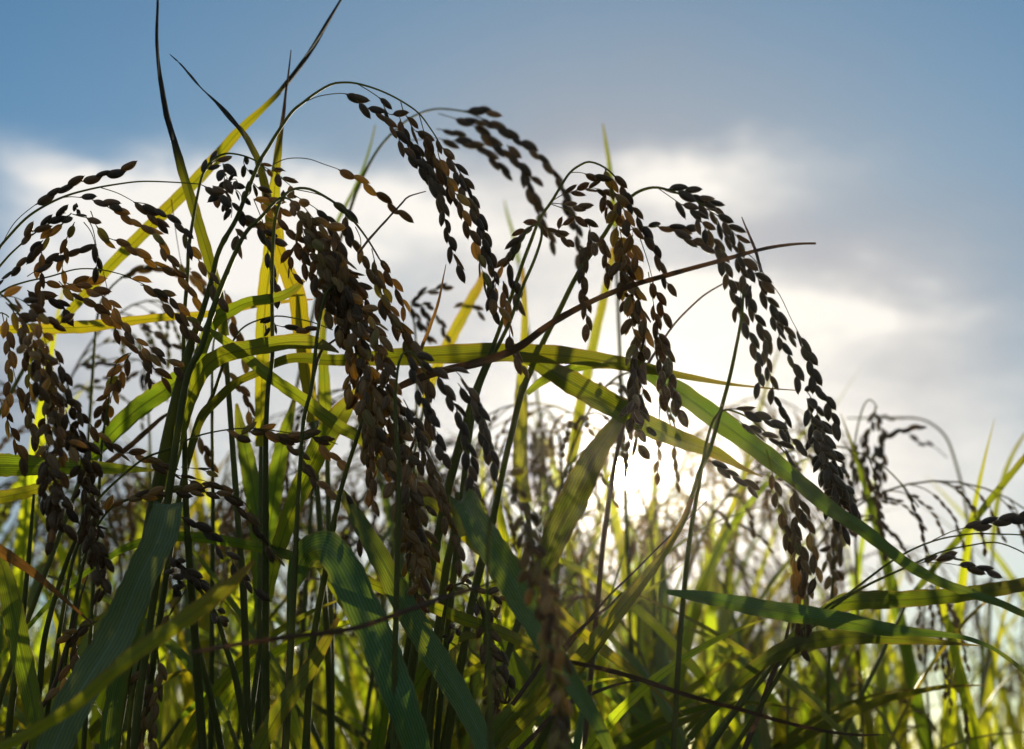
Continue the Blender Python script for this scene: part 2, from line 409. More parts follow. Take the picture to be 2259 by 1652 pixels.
def ROPE(key, pts, nb, blen, spread, sp=26, sz=36, d=None, dd=.02, g0=10, m=None):
    """a hanging bunch: branches leaving the drooping axis one after another and lying alongside it"""
    st = STALK[key]; d = st['d'] if d is None else d
    P = parse(pts); Q = spline([(p[0], p[1], 0.0) for p in P], 6)
    tot = len(Q); nl = int(blen/6)
    for b in range(nb):
        i0 = int((tot-nl*.55)*b/max(1, nb)); i1 = min(tot-1, i0+int(nl*random.uniform(.8, 1.15)))
        if i1-i0 < 6: continue
        off = (((b*0.618) % 1.0)*2-1)*spread*random.uniform(.3, .62); do = random.uniform(-dd, dd)*1.3
        pts_ = []; m_ = 6
        for j in range(m_+1):
            f = j/m_; q = Q[i0+int((i1-i0)*f)]; q2 = Q[min(tot-1, i0+int((i1-i0)*f)+3)]; q1 = Q[max(0, i0+int((i1-i0)*f)-3)]
            tx, ty = q2[0]-q1[0], q2[1]-q1[1]; l = math.hypot(tx, ty) or 1
            e = off*min(1, f*2.5)*(1-.25*f)
            pts_.append('%.1f,%.1f,%.4f' % (q[0]-ty/l*e+random.uniform(-7, 7)*min(1, f*3), q[1]+tx/l*e+random.uniform(-5, 5)*min(1, f*3), d+do*min(1, f*2)+random.uniform(-.004, .004)))
        S(key, ' '.join(pts_), g0=g0, sp=sp, sz=sz, m=m, d=d, splay=random.uniform(.25, .55))

def finish_stalks():
    """grains beyond the hundred of a stalk: one mesh of their own"""
    for st in STALK.values():
        mo = st.get('more')
        if not mo: continue
        V, F, UV = [], [], []
        for me, pos, q, s in mo:
            b = len(V); V += [pos + q @ (v.co*s) for v in me.vertices]
            uvd = me.uv_layers[0].data; tmp = {}
            for p in me.polygons:
                for li in p.loop_indices: tmp[me.loops[li].vertex_index] = tuple(uvd[li].uv)
                F.append(tuple(b+i for i in p.vertices))
            UV += [tmp[i] for i in range(len(me.vertices))]
        o = mesh_obj('grain_mass', V, F, UV, M[st['gm']], st['o'], origin=mo[0][1]); o['kind'] = 'stuff'

def LEAF(pts, d, tilt=.35, label=None, parent=None, m='leaf', fold=.22, root=False, wave=.14, group=None, edge=None, cat='leaf', flip=1):
    """a blade traced from tip to base: x,y,apparent width[,depth]; tilt turns it about its length"""
    P = parse(pts); n = len(P); ds = d if isinstance(d, tuple) else (d, d)
    Q = []
    for i, p in enumerate(P):
        f = i/(n-1)
        Q.append((p[0], p[1], 0.0, p[3] if len(p) > 3 else ds[0]+(ds[1]-ds[0])*f, p[2]))
    S_ = spline(Q, 11); N_ = len(S_)
    path = [at(q[0], q[1], q[3]) for q in S_]
    V, F, UV = [], [], []; prev = None; NA = 6; ph = random.uniform(0, 6)
    tl = tilt if isinstance(tilt, tuple) else (tilt, tilt)
    for i, p in enumerate(path):
        t = path[min(i+1, N_-1)] - path[max(i-1, 0)]; t.normalize()
        vd = (p-CAM).normalized()
        s = t.cross(vd)
        s = s.normalized() if s.length > .02 else (prev or RIGHT)
        if prev is not None and s.dot(prev) < 0: s = -s
        prev = s
        nn = s.cross(t).normalized(); f = i/(N_-1)
        a = tl[0]+(tl[1]-tl[0])*f + wave*math.sin(f*9+ph)
        w_ = max(.4, S_[i][4])*.5/FPX*S_[i][3]/max(.25, math.cos(a))
        if edge:                                       # stretch of the blade that stands edge-on to the sun
            ss, ns = s.dot(sun_dir), nn.dot(sun_dir)
            ea = math.atan2(ns, ss*flip)
            if ea > math.pi/2: ea -= math.pi
            e = min(1, max(0, (f-edge[0])/(edge[1]-edge[0]))); e = e*e*(3-2*e); a = ea*(1-e)+a*math.copysign(1, ea)*e
            w_ = max(.4, S_[i][4])*.5/FPX*S_[i][3]/max(.10, math.cos(a))
        wd = s*math.cos(a) + nn*math.sin(a)*flip; up = nn*math.cos(a) - s*math.sin(a)*flip
        w_ *= 1+.04*math.sin(f*53+ph)+.03*math.sin(f*121+ph*2)
        for k in range(NA+1):
            c = k/NA*2-1
            V.append(p + wd*w_*c + up*(abs(c)-.5)*w_*fold + up*w_*.05*math.sin(f*31+c*3+ph)); UV.append((k/NA, 1-f))
    for i in range(N_-1):
        for k in range(NA):
            a = i*(NA+1)+k; F.append((a, a+1, a+NA+2, a+NA+1))
    par = STALK[parent]['o'] if parent else None
    if root and not parent:
        tail = [path[-1]] + ground_tail(path[-1], path[-1]-path[-4])
        top = thing('rice_leaf', tail[-1], label, cat, group)
        o = mesh_obj('leaf_blade', V, F, UV, M[m], top, origin=path[-1])
        r0 = max(.0012, S_[-1][4]*.22/FPX*S_[-1][3])
        tube('leaf_sheath', list(reversed(tail)), [max(.0016, r0*.8)]*(len(tail)-1)+[r0*.9], M['stem'], top, 8)
        return top
    if parent: o = mesh_obj('leaf_blade', V, F, UV, M[m], par, origin=path[-1])
    else:
        o = mesh_obj('rice_leaf', V, F, UV, M[m], None, origin=path[-1]); tag(o, label, cat, group)
    return o

# ------------------------------------------------------------------ ground
V = []; F = []; nx = 40
for j in range(nx+1):
    for i in range(nx+1):
        fx, fy = (i/nx*2-1), (j/nx*2-1)
        x, y = math.copysign(abs(fx)**4, fx)*900, math.copysign(abs(fy)**4, fy)*900
        V.append(Vector((x, y, random.uniform(-.006, .006) if abs(x) < 20 and abs(y) < 20 else 0)))
for j in range(nx):
    for i in range(nx):
        a = j*(nx+1)+i; F.append((a, a+1, a+nx+2, a+nx+1))
gm_, t = mat('paddy_mud'); g = G(t)
tcg = g.n('ShaderNodeTexCoord').outputs['Object']
no = g.n('ShaderNodeTexNoise', {'Vector': tcg, 'Scale': 14.0, 'Detail': 8.0}).outputs[0]
p_ = g.n('ShaderNodeBsdfPrincipled', {'Base Color': g.ramp(no, [(.3, (.035, .026, .016)), (.7, (.11, .085, .05))]), 'Roughness': .8,
     'Normal': g.n('ShaderNodeBump', {'Height': no, 'Strength': .7, 'Distance': .02}).outputs[0]})
g.out(p_.outputs[0])
go = mesh_obj('ground', V, F, None, gm_, None, origin=(0, 0, 0)); tag(go, 'dark mud of the rice paddy', 'ground', None, 'structure')

# ------------------------------------------------------------------ front-row rice stalks, traced (x,y in the 2259-px frame; depth in metres)
# P1: the tallest arch
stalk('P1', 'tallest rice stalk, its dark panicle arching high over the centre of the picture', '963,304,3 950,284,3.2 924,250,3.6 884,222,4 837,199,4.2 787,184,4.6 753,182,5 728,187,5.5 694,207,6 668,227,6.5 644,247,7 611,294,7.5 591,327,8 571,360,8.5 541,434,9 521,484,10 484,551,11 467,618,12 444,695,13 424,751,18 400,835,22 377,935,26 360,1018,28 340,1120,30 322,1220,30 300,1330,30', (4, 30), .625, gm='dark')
S('P1', '963,304 985,340 1005,365 1027,400 1040,430 1055,470 1070,520 1080,560 1090,610 1085,660 1088,695', 4, 24)
S('P1', '1000,360 1015,400 1030,440 1050,480 1062,520 1072,565', 18, 27)
S('P1', '668,227 705,212 753,206 780,213 803,235 836,252 863,278 877,300 893,330 920,360 940,390 957,415 972,450', 100, 24)
S('P1', '930,340 945,375 962,405 975,445 982,490 990,520 996,550 1007,578 1016,592', 8, 25)
S('P1', '787,184 820,204 840,220 856,250 880,257 890,290 905,315 925,345 945,385 965,420', 62, 26)
S('P1', '884,224 890,245 900,262 912,284 930,300 943,320 950,350 963,370 980,400', 40, 22)
S('P1', '965,330 975,370 987,395 1000,420 1013,440 1020,467 1030,494 1047,530 1055,560 1062,590 1072,625', 22, 28, m='grain')
S('P1', '924,250 935,290 945,330 965,365 985,400 1000,440', 55, 26, m='grain')
LEAF('671,618,8 650,637,17 634,647,20 607,657,21 550,666,22 510,684,28 475,706,30 455,745,28 436,800,24', (.60, .63), .3, parent='P1', m='leaf')
LEAF('748,778,3 736,771,10 718,763,20 690,755,30 640,754,34 570,765,36 515,776,38 478,790,38 450,815,36 425,860,34 405,920,32 385,1000,28 368,1080,22', (.585, .63), .25, parent='P1', m='leaf')
LEAF('850,1020,6 820,995,16 787,962,24 753,945,28 708,912,28 668,881,27 618,848,26 574,815,25 534,778,23 485,745,18 457,725,8', (.60, .62), .5, parent='P1', m='leaf')

# P2: left sprays arching in from the left edge
stalk('P2', 'rice stalk leaning in from the left edge with open wiry sprays against white cloud', '440,406,2.5 384,402,3 317,400,3.4 267,405,3.8 200,417,4.4 133,437,5 67,474,5.6 20,521,6 -15,565,6.5 -60,640,7 -95,760,8 -120,900,9 -130,1100,12', (3, 12), .62, gm='dark')
S('P2', '-5,560 30,494 80,450 112,432 132,420 167,404 205,392 237,384 270,374 290,366', 145, 38, sz=38, splay=.12)
S('P2', '133,437 157,434 187,437 215,443 243,450', 50, 26, splay=.15)
S('P2', '223,414 260,426 297,446 325,466 345,485 362,500', 84, 22)
S('P2', '297,446 330,452 362,472 385,490 405,508 418,540', 50, 32, splay=.15)
S('P2', '405,508 418,545 440,575 462,605 475,640 490,680', 12, 36, m='grain')
S('P2', '225,448 252,465 270,473 290,490 315,497 345,518 357,545 372,570 392,590', 28, 27, m='grain')
S('P2', '200,465 222,514 258,532 290,548 317,566 347,583 373,595 397,612 414,635 428,655', 40, 30, splay=.14, m='grain')
S('P2', '440,406 462,415 480,425 500,440', 14, 26)

# P2b: small sprays at far left
stalk('P2b', 'rice stalk at far left with small dark spray and vertical string of amber grains', '158,470,3 145,480,3 115,490,3.5 85,508,3.5 45,540,4 10,575,5 -20,620,6 -50,720,7 -70,900,9', (3, 10), .615)
S('P2b', '45,540 62,517 85,503 110,488 135,472 145,470', 2, 24, m='dark', splay=.2)
S('P2b', '100,492 130,485 150,475', 10, 26, m='dark')
S('P2b', '160,472 180,478 210,483', 8, 28, m='dark', splay=.12)
S('P2b', '172,455 168,448 170,470', 0, 14, sz=18, m='dark')
S('P2b', '140,492 120,505 105,525 93,550 90,580 90,610 88,640 87,671 84,705', 4, 25, splay=.15)
S('P2b', '95,530 70,561 45,585 20,607 -5,625', 4, 30, m='dark', splay=.1)
S('P2b', '60,610 90,590 120,572 150,564 185,548', 22, 31, m='dark', splay=.1)
S('P2b', '165,490 152,512 145,540 140,570 136,610', 10, 32)
S('P2b', '185,490 200,510 210,540 214,590', 60, 30, sz=34, m='dark')
S('P2b', '190,478 205,505 215,555 228,600 240,650', 300, 30)

# P2c: amber sprays of the lower left
stalk('P2c', 'rice stalk at left whose long amber grain strings droop toward the striped sunlit blade', '290,612,2.5 260,603,2.5 217,594,3 167,594,3.2 110,610,3.6 55,622,4 10,640,5 -30,680,6 -60,800,8 -80,950,10', (3, 10), .618)
S('P2c', '270,606 295,617 330,635 360,668 387,695 414,728 430,752', 22, 32, splay=.22)
S('P2c', '310,628 345,640 375,655 395,680 410,700 430,712', 30, 26)
S('P2c', '90,618 120,630 155,628 185,622 215,612', 14, 31, splay=.2)
S('P2c', '130,620 160,650 190,661 220,685 247,711 267,745 297,768 322,800 350,822 374,851', 18, 31, splay=.16)
S('P2c', '140,622 180,635 215,645 247,672 262,692', 12, 25, splay=.25)
S('P2c', '235,685 262,705 281,732 309,757 330,785', 14, 30, splay=.14)
S('P2c', '60,640 80,650 105,655 130,668 150,690', 4, 27, m='dark')
S('P2c', '330,765 350,785 370,795 390,812', 6, 26)
S('P2c', '322,800 330,810 328,835', 22, 20, sz=26)

# P3: heavy drooping panicle, lower left, nearest
stalk('P3', 'heavy blurred rice panicle drooping down the left side, nearest to the viewer there', '70,745,5 40,690,5 10,655,5 -30,640,6 -70,680,7 -90,800,8 -100,1000,10', (4, 10), .55, gm='grain')
ROPE('P3', '0,655 35,690 65,740 90,800 105,860 125,930 160,985', 10, 190, 70, sz=36, sp=24)
ROPE('P3', '100,880 108,930 108,990 112,1050 120,1110 125,1165', 6, 190, 46, sz=38, sp=25, m='grain')
ROPE('P3', '123,860 150,915 170,975 187,1030 195,1090 202,1150 210,1210 220,1265 227,1305', 7, 220, 52, sz=37, sp=25)
S('P3', '120,770 132,800 148,845 165,890 182,925', 6, 30, d=(.555, .55))
S('P3', '60,672 90,690 120,715 150,705', 6, 26, d=.555)
STALK['P3']['o']['label']
stalk('P3b', 'rice stalk at the left edge behind the heavy panicle, with pale strings hanging straight down', '20,700,3 5,690,3 -20,700,4 -40,760,6 -55,900,8', (3, 9), .60)
S('P3b', '15,700 18,740 22,785 20,820 20,860 17,890', 10, 26)
S('P3b', '50,730 58,770 62,810 66,850 64,900 70,945', 6, 27)
S('P3b', '5,690 40,860 60,910 75,950 85,985', 170, 26)
S('P3b', '0,880 15,920 35,975 50,1010', 30, 28)

# P4: the knot of small rounded grains, upper left
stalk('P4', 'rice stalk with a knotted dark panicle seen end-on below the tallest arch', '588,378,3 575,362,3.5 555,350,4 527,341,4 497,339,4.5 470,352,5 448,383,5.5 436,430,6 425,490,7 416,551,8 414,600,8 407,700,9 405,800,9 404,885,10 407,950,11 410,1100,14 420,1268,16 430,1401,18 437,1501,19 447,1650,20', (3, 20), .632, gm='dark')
for p, sz in (('448,383 465,365 480,352', 33), ('540,345 538,360 548,378', 30), ('575,362 590,372 605,378', 22), ('600,370 615,385 630,400', 32), ('610,385 632,402 650,418', 30),
              ('478,382 490,378 503,395', 20), ('492,362 495,390 490,420', 36), ('505,400 520,395 528,412', 20), ('510,410 528,425 535,440', 27), ('548,400 542,415 545,430', 26), ('560,405 575,420 590,430', 30),
              ('470,410 490,415 505,420', 30), ('478,430 495,445 500,455', 32), ('505,430 512,460 510,480', 34), ('530,460 540,475 552,490', 32), ('560,440 580,450 600,465', 34),
              ('590,440 610,455 622,470', 31), ('520,505 525,520 524,535', 34), ('570,500 590,520 606,535', 34), ('625,420 640,440 660,455', 28)):
    S('P4', p, 2, 20, sz=sz, m=random.choice(('dark', 'dark', 'grain')), splay=.5)
S('P4', '530,475 560,490 590,500 600,515', 4, 24, m='grain')
S('P4', '604,362 634,350 677,350 717,363 753,376 790,395 824,422 855,446 888,475', 152, 36, sz=38, splay=.06, m='grain')
S('P4', '560,440 580,490 590,530 592,560 598,590 606,620 612,650', 95, 31, splay=.1)

# P5: the dense central panicle (three stalks share the mass)
stalk('P5', 'densest rice panicle, thick brown rope of grains hanging from upper left of centre', '690,520,4 660,470,4.5 640,440,5 618,437,6 600,452,7 574,481,8 547,507,9 524,547,10 484,641,12 461,711,13 444,768,14 417,818,15 400,900,16', (4, 16), .60, gm='grain')
ROPE('P5', '640,440 668,480 690,520 715,560 738,605 755,650 775,700 790,745', 15, 230, 100, sz=38, sp=25, dd=.018)
S('P5', '600,460 620,495 650,520 665,560 680,600 700,640 705,690', 30, 26)
S('P5', '650,540 640,560 640,590 650,610', 0, 20, sz=30, m='dark')
stalk('P5b', 'rice stalk whose thick grain rope continues straight down the middle of the left half', '800,760,4 780,690,5 760,640,5 735,630,6 715,660,7 700,740,8 688,851,9 671,918,9 664,1001,9 658,1100,10 652,1218,12', (4, 12), .585, gm='grain')
ROPE('P5b', '760,650 785,720 805,780 820,840 838,910 855,970 870,1030', 13, 270, 125, sz=39, sp=26, dd=.02)
S('P5b', '740,690 760,760 775,800 768,850 765,880', 40, 30, m='dark')
S('P5b', '800,830 805,900 808,960 812,1010 818,1060 815,1090', 30, 26)
stalk('P5c', 'rice stalk whose brown grain rope ends lowest, in a point below the centre', '880,950,4 865,890,5 845,850,5 815,880,6 790,958,9 753,1078,11 731,1185,13 717,1268,14 698,1368,15 685,1468,16 675,1650,18', (4, 18), .585, gm='grain')
ROPE('P5c', '855,880 880,960 890,1030 900,1090 910,1150 922,1210 927,1260 930,1335', 10, 240, 76, sz=39, sp=26, dd=.015)
S('P5c', '890,880 920,940 940,1000 960,1050 975,1100 985,1150', 20, 27, m='dark')
S('P5c', '930,980 950,1040 970,1090 1000,1160 1015,1240', 20, 29)
S('P5c', '820,900 815,960 818,1040 820,1090 822,1105', 10, 26)

# P6: right-hand spray of the central mass
stalk('P6', 'rice stalk with smooth arched neck right of the densest panicle, amber strings below', '837,571,4 815,534,4.5 793,503,5 771,477,5.5 749,455,5.5 716,433,6 683,417,6 652,416,6 628,430,6.5 610,470,7 602,540,8 600,640,8 601,785,9 592,851,10 587,951,11 586,1101,14 586,1285,15 586,1435,16 588,1650,18', (4, 18), .612, gm='grain')
S('P6', '837,571 847,590 860,610 873,635 886,655 893,685', 6, 25)
S('P6', '784,500 795,525 797,550 805,580 820,605 838,640 850,680 870,720', 50, 25)
S('P6', '820,548 830,590 842,630 855,670 875,700 895,735 905,770', 30, 26)
S('P6', '840,640 855,690 880,711 900,738 913,765 930,795 940,830 945,870', 20, 26)
S('P6', '870,700 890,740 905,780 925,820 940,870 945,910 950,960', 10, 26)
S('P6', '640,425 690,455 720,480 735,515 750,560', 70, 26, m='dark')
S('P6', '653,418 700,428 735,445 760,465 765,500 775,530', 92, 24, m='dark')
stalk('P6b', 'rice stalk hanging dark blurred strings right of the central grain rope, above the sunlit gap', '940,830,4 920,790,5 900,775,5 880,800,6 872,900,8 880,1050,10 875,1300,13', (4, 14), .555, gm='dark')
S('P6b', '905,775 940,800 967,830 987,870 1007,901 1020,945 1033,985 1045,1010', 16, 30, sz=37)
S('P6b', '900,780 915,830 930,880 950,920 965,960 975,1000', 10, 28, sz=37)
S('P6b', '960,810 1000,815 1030,850 1047,885 1063,918 1073,968 1090,1018 1093,1045', 40, 29, sz=36)
S('P6b', '1010,845 1050,900 1065,950 1080,1000 1098,1050', 14, 30, sz=36)
S('P6b', '1025,985 1035,1030 1045,1080 1060,1130 1070,1180', 14, 32, sz=36)

# small curled sprays behind the culms
stalk('P5d', 'slender rice stalk with tiny knotted spray on a thin arched twig', '735,728,2.2 690,711,2.8 650,702,3 611,697,3.4 570,706,3.6 540,720,4 520,742,4.4 497,790,6 474,860,8 444,930,12 420,1000,13 400,1080,13 384,1160,14', (3, 14), .64)
S('P5d', '605,700 598,712 596,730', 2, 14, sz=24, m='dark', splay=.6)
S('P5d', '590,702 585,715 580,722', 2, 16, sz=24, m='dark', splay=.5)
S('P5d', '605,716 630,722 655,724 672,726', 22, 25, sz=29, m='dark', splay=.1)
stalk('P5e', 'thin brown culm bending right into the densest panicle', '760,730,3.4 741,748,5 711,771,6 698,805,7 688,851,7 671,930,7 664,1010,7 658,1100,8 650,1230,9 640,1400,10', (3, 10), .607, m='drystem')
S('P5e', '741,748 760,760 770,790 772,830 774,870', 12, 28)

# P7: the panicle hanging right of centre
stalk('P7', 'rice stalk right of centre with hooked neck and long straight tassel', '1357,390,3.5 1344,377,4 1324,364,4.5 1300,357,5 1280,364,5.5 1257,381,5.5 1237,411,6 1217,444,6.5 1190,484,7 1172,530,8 1155,575,8.5 1138,625,9 1113,695,9.5 1090,758,10 1050,860,16 1030,930,19 1013,985,20 987,1085,20 967,1180,20 950,1260,20 920,1400,20', (4, 20), .638, gm='grain')
S('P7', '1350,382 1370,410 1387,444 1400,465 1412,490 1424,514 1437,534 1447,560 1457,585 1467,615 1480,640', 10, 27, m='dark', splay=.16)
S('P7', '1335,372 1345,395 1352,418 1362,440 1365,470', 6, 22)
ROPE('P7', '1355,430 1364,480 1370,530 1380,580 1390,630 1402,690 1408,750 1405,810 1405,870 1408,920 1411,985', 12, 190, 46, sz=37, sp=25, dd=.012, g0=4)
S('P7', '1410,520 1430,580 1443,630 1457,668 1467,700', 110, 27)
S('P7', '1430,600 1445,690 1452,735 1468,760 1478,798', 75, 25)
S('P7', '1440,720 1455,790 1458,835 1463,868 1475,885', 20, 24)
S('P7', '1470,790 1480,840 1490,880 1497,905', 10, 27)
S('P7', '1257,381 1275,380 1295,384 1312,390', 36, 18, m='dark')
S('P7', '1217,444 1240,430 1258,424 1272,420 1290,417 1310,415 1328,420 1336,440 1342,462', 36, 17, sz=30, splay=.5)
S('P7', '1217,448 1240,450 1258,454 1285,457', 32, 20, m='dark')
S('P7', '1215,450 1250,463 1272,478 1290,487 1302,505 1298,535 1290,570 1288,600 1287,630 1290,660 1293,690 1296,715', 62, 25, splay=.2)
S('P7', '1300,510 1310,530 1318,555', 6, 26)
S('P7', '1325,520 1335,550 1337,575 1341,600', 6, 24, m='dark', splay=.12)
S('P7', '1190,490 1170,500 1155,510 1140,535 1120,560', 6, 20, sz=30, m='dark', splay=.4)
S('P7', '1190,492 1205,505 1222,515 1245,490', 8, 18, sz=28, m='dark', splay=.4)
S('P7', '1200,500 1225,510 1245,525 1255,540', 30, 20, sz=28)
stalk('P7b', 'rice stalk whose green-tinged grains hang just above the middle of the long flat blade', '1130,575,4 1150,530,5 1172,500,5 1190,497,5 1195,520,6 1180,570,7 1150,640,8 1120,720,9 1080,800,10 1050,880,12 1030,1000,14', (4, 14), .632)
S('P7b', '1172,500 1150,520 1130,550 1122,585 1130,615 1140,650 1145,680', 20, 25, m='dark')
S('P7b', '1130,560 1105,590 1095,620 1090,655 1100,680', 16, 26)
S('P7b', '1110,620 1115,665 1120,700 1125,740 1132,770 1147,800 1152,815', 6, 28)

# P8: the big right-hand panicle
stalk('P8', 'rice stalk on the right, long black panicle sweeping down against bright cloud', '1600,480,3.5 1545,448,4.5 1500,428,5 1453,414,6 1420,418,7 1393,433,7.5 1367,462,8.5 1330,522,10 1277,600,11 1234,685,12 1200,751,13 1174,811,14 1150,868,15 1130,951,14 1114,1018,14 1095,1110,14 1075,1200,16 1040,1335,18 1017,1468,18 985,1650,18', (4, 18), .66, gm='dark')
S('P8', '1453,414 1475,417 1500,421 1525,428 1548,440 1580,456', 12, 19, splay=.35)
S('P8', '1453,416 1480,435 1505,452 1530,466 1548,490 1562,515', 50, 18, splay=.45)
S('P8', '1520,432 1550,455 1585,478 1607,500 1625,522 1640,545', 30, 19, splay=.45)
S('P8', '1387,508 1420,500 1442,500 1470,500 1500,505 1530,506', 46, 23, splay=.16)
S('P8', '1480,506 1506,521 1530,532 1550,540', 10, 26, splay=.14)
S('P8', '1560,500 1575,530 1590,560 1600,588 1608,620 1620,650 1627,685', 10, 21, splay=.3)
S('P8', '1580,480 1600,520 1620,550 1640,575 1660,600 1690,622', 14, 22)
S('P8', '1630,685 1643,712 1655,740 1667,775 1674,810 1674,850', 6, 27)
S('P8', '1625,560 1638,600 1645,635 1652,668 1670,705 1684,730 1690,750', 10, 22)
S('P8', '1690,740 1692,775 1694,811 1703,841 1708,878 1728,905 1735,945', 6, 27)
S('P8', '1735,945 1748,972 1765,985', 8, 19)
S('P8', '1640,570 1665,595 1680,640 1698,665 1712,690 1722,712 1742,738', 64, 20)
S('P8', '1700,690 1714,722 1724,755 1742,785 1755,818 1762,850', 8, 28)
S('P8', '1650,560 1666,575 1690,611 1720,651 1746,705 1762,735 1772,760 1784,782 1792,810', 205, 22)
S('P8', '1785,790 1795,830 1800,855 1820,870 1832,905 1845,940', 4, 23)
ROPE('P8', '1775,860 1790,915 1802,955 1815,1000 1832,1045 1850,1085 1866,1120 1882,1160', 9, 170, 56, sz=37, sp=23, dd=.012, g0=2)

# P9 / P10 thin culms on the right
stalk('P9', 'thin curved rice culm crossing behind the right-hand panicle', '1606,620,3 1570,640,4 1540,662,4.4 1490,712,5 1450,770,6 1420,820,8 1400,870,9 1370,960,10 1350,1060,11 1330,1200,12', (3, 12), .70, m='drystem')
S('P9', '1606,620 1620,624 1632,640 1636,665', 4, 26, m='dark')
stalk('P10', 'thin straight rice culm standing right of the sun, leaf-wrapped lower down', '1640,640,5 1636,698,7 1623,770,8 1609,835,9 1590,905,9.5 1566,992,10 1546,1035,11 1526,1098,12 1506,1151,14 1470,1211,16 1420,1285,18 1370,1350,18 1330,1410,18 1260,1500,18', (5, 18), .64, m='stem')
LEAF('1526,1100,8 1500,1160,12 1470,1213,16 1430,1267,22 1390,1318,27 1337,1385,34 1275,1460,36 1200,1540,38 1120,1620,38 1070,1670,38', (.63, .60), .3, parent='P10', m='yellow')
S('P10', '1638,660 1650,650 1662,668', 6, 20, m='dark')

# P13: hanging tassel at lower right
stalk('P13', 'rice stalk with pale brown tassel hanging straight down in front of the right-hand blades', '1755,1060,3 1745,1020,3 1733,1000,3 1700,965,3.4 1660,928,4 1622,908,4.6 1596,905,5 1575,925,6 1560,970,7 1545,1050,9 1520,1200,11 1500,1400,13', (3, 13), .645)
S('P13', '1598,905 1618,902 1645,908 1670,917 1700,932 1720,945 1728,960', 26, 24, m='dark', splay=.2)
S('P13', '1600,907 1640,935 1673,955 1695,965 1722,980 1740,1000', 46, 24, m='dark', splay=.2)
S('P13', '1733,1000 1743,1022 1752,1045 1760,1070', 14, 26, m='dark')
S('P13', '1690,990 1705,1050 1712,1085 1718,1110 1726,1135 1732,1165 1738,1195', 58, 24)
S('P13', '1745,1040 1757,1090 1768,1120 1778,1150 1788,1180 1796,1225 1800,1260 1797,1290', 44, 31)
S('P13', '1748,1060 1757,1130 1760,1160 1764,1190 1767,1220 1768,1255 1765,1290', 36, 25)
S('P13', '1750,1150 1757,1200 1752,1240 1755,1275 1762,1310 1762,1345 1764,1380 1762,1410 1772,1440', 6, 29)
S('P13', '1765,1230 1778,1270 1782,1310 1782,1350 1785,1385', 4, 31)
S('P13', '1553,1010 1575,1023 1600,1040 1622,1052 1640,1062 1655,1075', 16, 24, m='dark', splay=.15)

# P12: out-of-focus panicle right in front
stalk('P12', 'strongly blurred rice panicle close to the lens, running down below the centre', '1165,1200,6 1150,1130,6 1130,1080,6 1105,1070,7 1085,1120,8 1075,1250,10 1080,1500,14', (6, 14), .43)
ROPE('P12', '1120,1040 1142,1090 1155,1140 1165,1200 1180,1260 1198,1310 1210,1370 1222,1440 1230,1500', 7, 220, 44, sz=38, sp=27, dd=.012)
ROPE('P12', '1215,1440 1226,1500 1234,1570 1240,1650 1244,1700', 4, 200, 24, sz=38, sp=27, dd=.01)

# P14, P15 low sprays
stalk('P14', 'rice stalk in the lower centre with curled knot of grains above a short tassel', '1075,1420,3 1065,1360,4 1050,1320,4 1030,1290,4 1005,1290,5 985,1330,7 973,1400,10 955,1535,16 943,1650,18', (4, 18), .618)
for p, sz in (('985,1305 1005,1295 1022,1285', 30), ('1025,1275 1040,1272', 30), ('1050,1300 1062,1315', 30), ('1075,1310 1098,1318 1104,1340', 32), ('1052,1330 1062,1350', 32), ('1080,1345 1088,1362', 32), ('990,1385 1010,1388', 24), ('1000,1395 985,1405', 24)):
    S('P14', p, 0, 20, sz=sz, m=random.choice(('grain', 'dark')), splay=.5)
ROPE('P14', '1060,1340 1070,1400 1080,1448 1087,1500 1093,1560', 4, 180, 20, sz=35, sp=25, dd=.008)
S('P14', '1090,1540 1098,1580 1108,1620 1118,1650', 4, 27)
S('P14', '1105,1430 1115,1470 1122,1500 1122,1540 1128,1575 1132,1600', 8, 28, m='dark')
stalk('P15', 'short rice stalk at lower left, bunched dark head beside the speckled broad blade', '470,1345,4 450,1310,4 430,1285,4 415,1280,5 440,1300,7 478,1361,10 501,1435,12 521,1501,14 548,1650,16', (4, 16), .618, gm='dark')
for p in ('376,1228 395,1238', '375,1248 400,1245', '400,1250 425,1270', '365,1262 385,1268', '380,1275 410,1285', '415,1260 440,1285', '430,1275 450,1300', '385,1295 400,1305', '405,1295 380,1312', '480,1345 495,1362', '470,1350 488,1370'):
    S('P15', p, 0, 22, sz=32, splay=.3)
S('P15', '410,1300 395,1325 380,1342 370,1365 360,1385', 22, 24, sz=30, m='grain')
stalk('P15b', 'rice stalk at the bottom left with limp grey-brown strings hanging below the spotted blade', '350,1460,3 345,1430,4 330,1420,4 310,1450,5 290,1560,8 280,1700,10', (3, 10), .63)
S('P15b', '330,1420 318,1470 300,1495 285,1515', 40, 28)
S('P15b', '345,1440 354,1490 350,1520 340,1550 338,1590 334,1640', 22, 28)
S('P15b', '345,1470 330,1530 320,1570 312,1610 307,1650', 40, 30)
stalk('P16', 'dark thin rice culm at lower left with a few loose grains at its side', '194,1268,3 180,1310,5 167,1361,7 144,1435,9 117,1518,10 77,1585,11 40,1680,12', (3, 12), .60, m='drystem')
S('P16', '200,1360 180,1385 165,1425 155,1450', 20, 32)
S('P16', '175,1420 158,1465 140,1500 128,1520', 24, 28)
S('P16', '215,1370 195,1380 178,1390 150,1400', 4, 26, sz=30)
stalk('P17', 'dark straight rice culm rising at lower left between the yellow-green blades', '185,1150,4 180,1160,6 147,1241,10 117,1335,12 97,1418,13 87,1518,14 70,1660,16', (4, 16), .59, m='stem')
S('P17', '178,1160 165,1135 145,1120 128,1135', 12, 26, m='dark')
S('P17', '130,1140 120,1160 118,1180 108,1200', 6, 26)
